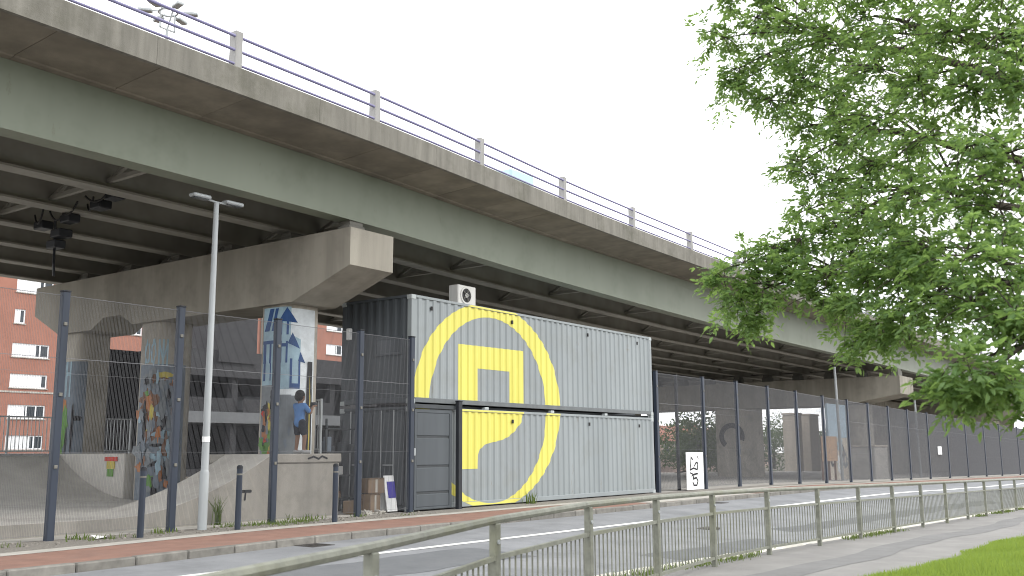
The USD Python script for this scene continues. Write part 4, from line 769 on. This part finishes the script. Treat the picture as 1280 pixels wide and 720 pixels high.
for ci, (cx, cy, cz, r) in enumerate(CLU):
    c = np.array([cx, cy, cz]); P = limbs[lab[ci]]; j = np.argmin(((P-c)**2).sum(1)); j = max(2, min(j, len(P)-1)-(2 if j > 4 else 0)); a = P[j]
    if np.linalg.norm(a-c) > .1:
        tw.tube(bez(a, (a+c)/2+[0, 0, .12], c, 7), np.linspace(.014, .006, 7), 5, False)
    vis = ci < NV
    nt = int((12 if vis else 6)*(r/.35)*(.72 if np.linalg.norm(c-CAM) < 6.6 else 1))+4; fine = 1.0 if np.linalg.norm(c-CAM) < 6.3 else (.82 if vis else 1.1)
    for _ in range(nt):
        u = rg.normal(size=3); u /= np.linalg.norm(u); e = c+u*r*rg.uniform(.35, 1.15)*[1, 1, .9]-[0, 0, .03]
        q = bez(c, (c+e)/2+[0, 0, .05], e, 5); tw.tube(q, np.linspace(.005, .0022, 5), 4, False)
        nl = rg.integers(4, 8) if vis else 6
        for k in range(nl):
            t_ = (k+1)/nl; b = c+(e-c)*t_+rg.normal(0, .02, 3); d = (u+rg.normal(0, .9, 3)); d[2] = d[2]*.6-.10; d /= np.linalg.norm(d)
            rl = rg.uniform(.10, .19); side = np.cross(d, [0, 0, 1.0]); side /= np.linalg.norm(side)+1e-9; nrm = np.cross(side, d)+rg.normal(0, .5, 3); npair = rg.integers(3, 6)
            for m_ in range(npair+1):
                f = .3+.7*m_/npair; bp = b+d*rl*f-[0, 0, .06*f*f]
                for sg_ in ((-1, 1) if m_ < npair else (0,)):
                    dd = d*.55+side*sg_*.8+rg.normal(0, .22, 3)+[0, 0, -.10]; dd /= np.linalg.norm(dd); Ll = fine*rg.uniform(.050, .082)
                    LV.append(leaflet(bp, dd, nrm+rg.normal(0, .3, 3), Ll, Ll*rg.uniform(.36, .46))); LF.append(LFACE+ln); ln += 7
part(tree, 'twigs', tw, 'bark', True, kind='stuff')
part(tree, 'crown', (np.vstack(LV), np.vstack(LF)), 'ash_leaf', kind='stuff')

# ------------------------------------------------------------------ things on the bridge deck and behind it
DZ = float(zt(8))+.24
vn = thing('car', 'pale blue car on the bridge, only its roof box showing over the parapet', 'car', (5.9, 2.4, DZ))
bodyp = Pg([(4.0, DZ+.35), (8.5, DZ+.35), (8.5, DZ+.95), (8.1, DZ+1.40), (6.0, DZ+1.44), (5.2, DZ+.98), (4.05, DZ+.85)]).buffer(.06)
part(vn, 'body', extrude(bodyp, 'y', 1.5, 3.2), 'van_blue'); part(vn, 'roof_box', MB().cbox(6.45, 7.75, 1.72, 2.95, DZ+1.56, DZ+2.16, .07), 'van_blue')
for x in (6.5, 7.5): part(vn, 'roof_bar', MB().box(x-.03, x+.03, 1.6, 3.1, DZ+1.502, DZ+1.56), 'seam_dark')
part(vn, 'side_window', MB().box(6.1, 7.9, 1.43, 1.437, DZ+1.0, DZ+1.34), 'glass_dark'); part(vn, 'windscreen', MB().add([(5.16, 1.6, DZ+1.06), (5.16, 3.1, DZ+1.06), (5.9, 3.1, DZ+1.47), (5.9, 1.6, DZ+1.47)], [(0, 1, 2, 3)]), 'glass_dark')
for x in (4.9, 7.7):
    for y in (1.62, 3.2):
        w = trimesh.creation.cylinder(.33, .22, sections=24); w.apply_transform(trimesh.transformations.rotation_matrix(math.pi/2, [1, 0, 0])); w.apply_translation((x, y, DZ+.335)); wp = part(vn, 'wheel', w, 'tyre')
        w = trimesh.creation.cylinder(.2, .24, sections=20); w.apply_transform(trimesh.transformations.rotation_matrix(math.pi/2, [1, 0, 0])); w.apply_translation((x, y, DZ+.335)); part(wp, 'rim', w, 'galvanised')
MX, MY, MZ = 15.2, 34.2, 28.2
ms = thing('light_mast', 'very tall thin floodlight mast with a ring of lamps beyond the bridge', 'light mast', (MX, MY, 0))
part(ms, 'pole', MB().tube([(MX, MY, -.3), (MX, MY, MZ-1.3)], [.32, .10], 12), 'galvanised', True)
part(ms, 'head_frame', MB().tube([(MX+.55*math.cos(t), MY+.55*math.sin(t), MZ-.2) for t in np.linspace(0, 2*math.pi, 17)], .06, 6).bar((MX-.5, MY, MZ-1.3), (MX-.5, MY, MZ-.2), .08).bar((MX+.5, MY, MZ-1.3), (MX+.5, MY, MZ-.2), .08).bar((MX-.55, MY, MZ-1.3), (MX+.55, MY, MZ-1.3), .08).bar((MX, MY-.5, MZ-.2), (MX, MY, MZ-1.3), .08), 'galvanised')
for k in range(6):
    t = k*math.pi/3+.35; c, s = math.cos(t), math.sin(t); R = np.array([[c, -s, 0], [s, c, 0], [0, 0, 1]])
    mb = MB().cbox(.9, 1.75, -.22, .22, -.12, .06, .04).bar((.5, 0, 0), (.95, 0, 0), .07); v, f = mb.get(); part(ms, 'floodlight', (v@R.T+[MX, MY, MZ-.15], f), 'galvanised')

# brick apartment block: every window a recess with its own frame and pane
ab = thing('apartment_block', 'red brick apartment block with rows of white windows behind the bridge', 'building', (40, 70, 0))
rows = [2.9, 5.55, 8.25, 10.95, 13.9, 16.7, 19.4]; BX0, BX1, BY, BH = 4.0, 112.0, 70.0, 22.5
holes = []
for i, z in enumerate(rows):
    for k, x in enumerate(np.arange(7.3, 108, 9.2)):
        holes.append((x-.6, x+2.75, z-1.05, z+.15) if not (i == 4 and k % 3 == 2) else (x-.6, x+.35, z-1.05, z+.2))
        if k % 2 == 1: holes.append((x+4.4, x+5.4, z-1.05, z+.2))
hs = unary_union([R_(a, c, b, d) for a, b, c, d in holes])
part(ab, 'wall', extrude(R_(BX0, -.5, BX1, BH).difference(hs), 'y', BY, BY+.22), 'brick_wall_far'); part(ab, 'rear_wall', MB().box(BX0, BX1, BY+.5, BY+11, -.4, BH-.1), 'brick_wall_far')
part(ab, 'parapet_band', MB().box(BX0-.1, BX1+.1, BY-.08, BY+.24, BH, BH+.35), 'pale_edging')
part(ab, 'string_course', MB().box(BX0, BX1, BY-.05, BY-.002, 6.75, 6.9), 'pale_edging')
for a, b, c, d in holes:
    n = 4 if b-a > 2 else 2; mb = MB()
    for q in range(n+1):
        x = a+(b-a)*q/n; x0 = min(max(x-.06, a), b-.12); mb.box(x0, x0+.12, BY+.06, BY+.14, c+.1, d-.1)
    mb.box(a, b, BY+.06, BY+.14, c, c+.1).box(a, b, BY+.06, BY+.14, d-.1, d)
    w = part(ab, 'window', mb, 'window_white'); part(w, 'pane', MB().box(a+.02, b-.02, BY+.10, BY+.12, c+.05, d-.05), 'glass_dark')
    k = int((a*7+c*13)) % 3
    part(w, 'blind', MB().box(a+.1, a+(b-a)*(.45+.2*k), BY+.085, BY+.095, c+.12, d-.1), 'window_white')
    part(w, 'sill', MB().box(a-.08, b+.08, BY-.08, BY+.05, c-.09, c-.005), 'pale_edging')
for x in np.arange(15.4, 108, 18.4): part(ab, 'downpipe', MB().tube([(x, BY-.12, .2), (x, BY-.12, BH-.2)], .09, 6), 'inner_web')
# dark car park deck
cpk = thing('car_park', 'dark open car park decks in front of the brick apartments', 'building', (30, 42, 0))
CX0, CX1, CY = 21.3, 62.0, 40.0
for z in (-.1, 3.45, 6.6): part(cpk, 'deck', MB().box(CX0, CX1, CY, CY+5, z, z+.75 if 3 < z < 4 else z+.45), 'grey_cladding' if 3 < z < 4 else 'dark_cladding')
part(cpk, 'rear_wall', MB().box(CX0, CX1, CY+4.6, CY+4.9, 0, 8.2), 'dark_cladding'); part(cpk, 'upper_band', MB().box(CX0, CX1, CY, CY+.3, 7.05, 8.3), 'dark_cladding'); part(cpk, 'roof', MB().box(CX0+.02, CX1-.02, CY+.02, CY+5, 8.0, 8.4), 'dark_cladding')
for x in np.arange(CX0+.2, CX1, 4.6): part(cpk, 'column', MB().box(x-.25, x+.25, CY+.4, CY+.9, 0, 7.9), 'dark_cladding')
for x in np.arange(CX0+.5, CX1-3, 4.6): part(cpk, 'balustrade', MB().box(x+.2, x+3.9, CY+.05, CY+.1, 4.2, 5.15), 'dark_cladding')
part(cpk, 'stair_tower', MB().box(24.2, 27.4, CY-.2, CY+4, 7.6, 11.3), 'dark_cladding')
part(cpk, 'white_panel', MB().box(30.0, 31.6, CY+3, CY+3.1, 7.3, 8.6), 'window_white'); part(cpk, 'parked_shape', MB().cbox(28.4, 31.6, CY+2.2, CY+3.8, 4.25, 5.5, .3), 'grey_cladding')
dt = thing('dark_hut', 'tall black clad hut with a grey side wall behind the rear bank', 'hut', (1.0, 14.5, 0))
part(dt, 'front', MB().cbox(.55, 2.2, 14.0, 16.4, 0, 4.75, .02), 'dark_cladding'); part(dt, 'side_panel', MB().box(.52, .548, 14.02, 16.38, 0, 4.72), 'grey_cladding'); part(dt, 'roof_edge', MB().box(.48, 2.25, 13.95, 16.45, 4.752, 4.85), 'dark_cladding')

# ------------------------------------------------------------------ things behind the right hand fence
pw = thing('painted_hoarding', 'hoarding with pale blue top and grey graffiti under the far pier', 'hoarding', (41, 4, 0))
part(pw, 'upper_panel', MB().cbox(40.2, 43.6, 3.6, 3.75, 2.1, 4.1, .02), 'panel_blue'); part(pw, 'lower_panel', MB().cbox(40.2, 43.6, 3.62, 3.75, -.5, 2.09, .02), 'pier_beige')
for i, (a, b2) in enumerate(zip((-1.2, -.7, 0, .5, 1.0, .2), (.9, 1.4, .6, 1.5, .9, 1.9))):
    part(pw, 'paint_patch', extrude(blob(41.9+a, b2-.1, .3+.1*(i % 3), .45, 60+i, rough=.4).difference(blob(41.95+a, b2-.1, .15, .25, 70+i)), 'y', 3.605-.003*i, 3.612-.003*i), ['graf_black', 'graf_steel', 'graf_white', 'graf_black', 'graf_grey', 'graf_sky'][i])
wbd = thing('plywood_board', 'brown plywood board fixed to two legs behind the fence', 'board', (38, 3, 0))
part(wbd, 'sheet', MB().cbox(37.1, 39.6, 2.95, 3.0, .75, 2.15, .01), 'wood_board')
for x in (37.3, 38.4, 39.4): part(wbd, 'leg', MB().box(x-.05, x+.05, 3.002, 3.1, -.5, 2.1), 'graf_brown')
blk = thing('concrete_block', 'pale concrete block right of the painted hoarding', 'block', (46, 3, 0)); part(blk, 'block', MB().cbox(44.2, 46.9, 2.2, 4.4, -.6, 1.55, .05), 'park_concrete'); part(blk, 'cap_slab', MB().cbox(44.15, 46.95, 2.15, 4.45, 1.552, 1.66, .02), 'pier_beige')
for i, (x, w, l) in enumerate(((105.6, 1.7, 'narrow beige concrete pillar beyond the bridge, left of a pair'), (111.0, 3.4, 'wide beige concrete pillar beyond the bridge, right of a pair'))):
    pl = thing('concrete_pillar', l, 'pillar', (x, 30, -1)); part(pl, 'shaft', MB().cbox(x-w/2, x+w/2, 29.6, 31.5, -2, 5.8, .06), 'pier_beige'); part(pl, 'cap', MB().cbox(x-w/2-.1, x+w/2+.1, 29.5, 31.6, 5.802, 6.05, .04), 'pier_beige')
dw = thing('retaining_wall', 'dark brown retaining wall under the far end of the bridge', 'wall', (110, 15, 0))
for x in np.arange(78, 160, 4.0): part(dw, 'panel', MB().cbox(x+.02, x+3.98, 14.4+.02*(int(x) % 3), 15, -2.6, 6.5, .03), 'concrete')
mc = thing('metal_cabinet', 'grey steel cabinet right behind the fence beside the container end', 'cabinet', (13.6, 2, 0)); part(mc, 'body', MB().cbox(13.0, 14.5, 2.0, 2.8, 0, 2.75, .02), 'container_slate'); part(mc, 'door', MB().cbox(13.08, 13.7, 1.985, 2.0, .15, 2.6, .006), 'container_slate'); part(mc, 'door', MB().cbox(13.76, 14.42, 1.985, 2.0, .15, 2.6, .006), 'container_slate')
def leafy(c, rad, n, seed, size):
    r_ = np.random.default_rng(seed); V, F = [], []; lumps = [(np.array(c)+r_.normal(0, .45, 3)*rad, np.array(rad)*r_.uniform(.35, .6)) for _ in range(16)]
    for k in range(n):
        q, s = lumps[r_.integers(len(lumps))]; u = r_.normal(size=3); u /= np.linalg.norm(u); P = q+u*s*r_.uniform(.6, 1.05)
        a = r_.normal(size=3); a /= np.linalg.norm(a); b = np.cross(a, r_.normal(size=3)); b /= np.linalg.norm(b); z = size*r_.uniform(.6, 1.3)
        V += [P, P+a*z+b*z*.4, P+a*z*1.9, P+a*z-b*z*.4]; F += [(4*k, 4*k+1, 4*k+2), (4*k, 4*k+2, 4*k+3)]
    return np.array(V), np.array(F)
BGT = [(68, 25.6, 2.6, (3.2, 4, 3.2), 'broad round green tree seen under the bridge beside the white gap'), (84, 31, 2.4, (4, 4, 3.0), 'second green tree under the bridge, right of the round one'), (96, 40, 2.0, (5, 4, 2.2), 'low green bush before the pinkish houses'), (116.6, 37.6, 2.6, (5, 4, 3.0), 'green tree just left of the beige pillars'), (124, 36, 2.0, (4, 4, 2.6), 'green tree seen between the two beige pillars'), (122, 31.5, 2.4, (4, 4, 3.0), 'farthest green tree right of the beige pillars')]
for i, (x, y, z, rad, l) in enumerate(BGT):
    tr = thing('background_tree', l, 'tree', (x, y, -.6)); part(tr, 'trunk', MB().tube([(x, y, -1.2), (x+.1, y, z)], [.28, .12], 8), 'bark', True); part(tr, 'crown', leafy((x, y, z), rad, 3200, 80+i, .22), 'far_leaf', kind='stuff')
hd = thing('hedge', 'long green hedge growing beyond the bridge on the right', 'hedge', (75, 28, 0))
part(hd, 'foliage', leafy((80, 28.5, .5), (15, .9, 1.0), 6000, 99, .16), 'far_leaf', kind='stuff'); part(hd, 'stems', MB().tube([(66, 28.5, -1), (80, 28.6, .1), (94, 28.5, .1)], .08, 5), 'bark')
def house(x0, x1, y, h, l):
    hs_ = thing('house', l, 'house', (x0, y, 0)); part(hs_, 'wall', MB().box(x0, x1, y, y+8, -1.5, h), 'render_pink')
    rf = part(hs_, 'roof', extrude(Pg([(y-.4, h), (y+8.4, h), (y+4, h+2.2)]), 'x', x0-.3, x1+.3), 'roof_tile'); part(rf, 'chimney', MB().box(x0+.8, x0+1.7, y+3.5, y+4.5, h+1.2, h+3), 'brick_wall_far')
    for x in np.arange(x0+1, x1-1.4, 3.0):
        for z in (.9,):
            w = part(hs_, 'window', MB().box(x, x+1.4, y-.05, y-.005, z, z+1.3), 'window_white'); part(w, 'pane', MB().box(x+.12, x+1.28, y-.06, y-.051, z+.12, z+1.18), 'glass_dark')
house(92, 112, 44, 2.6, 'pinkish terraced house with red roof seen through the fence'); house(128, 150, 52, 2.8, 'farther red roofed house right of the beige pillars')
stage.SetDefaultPrim(stage.GetPrimAtPath('/World'))
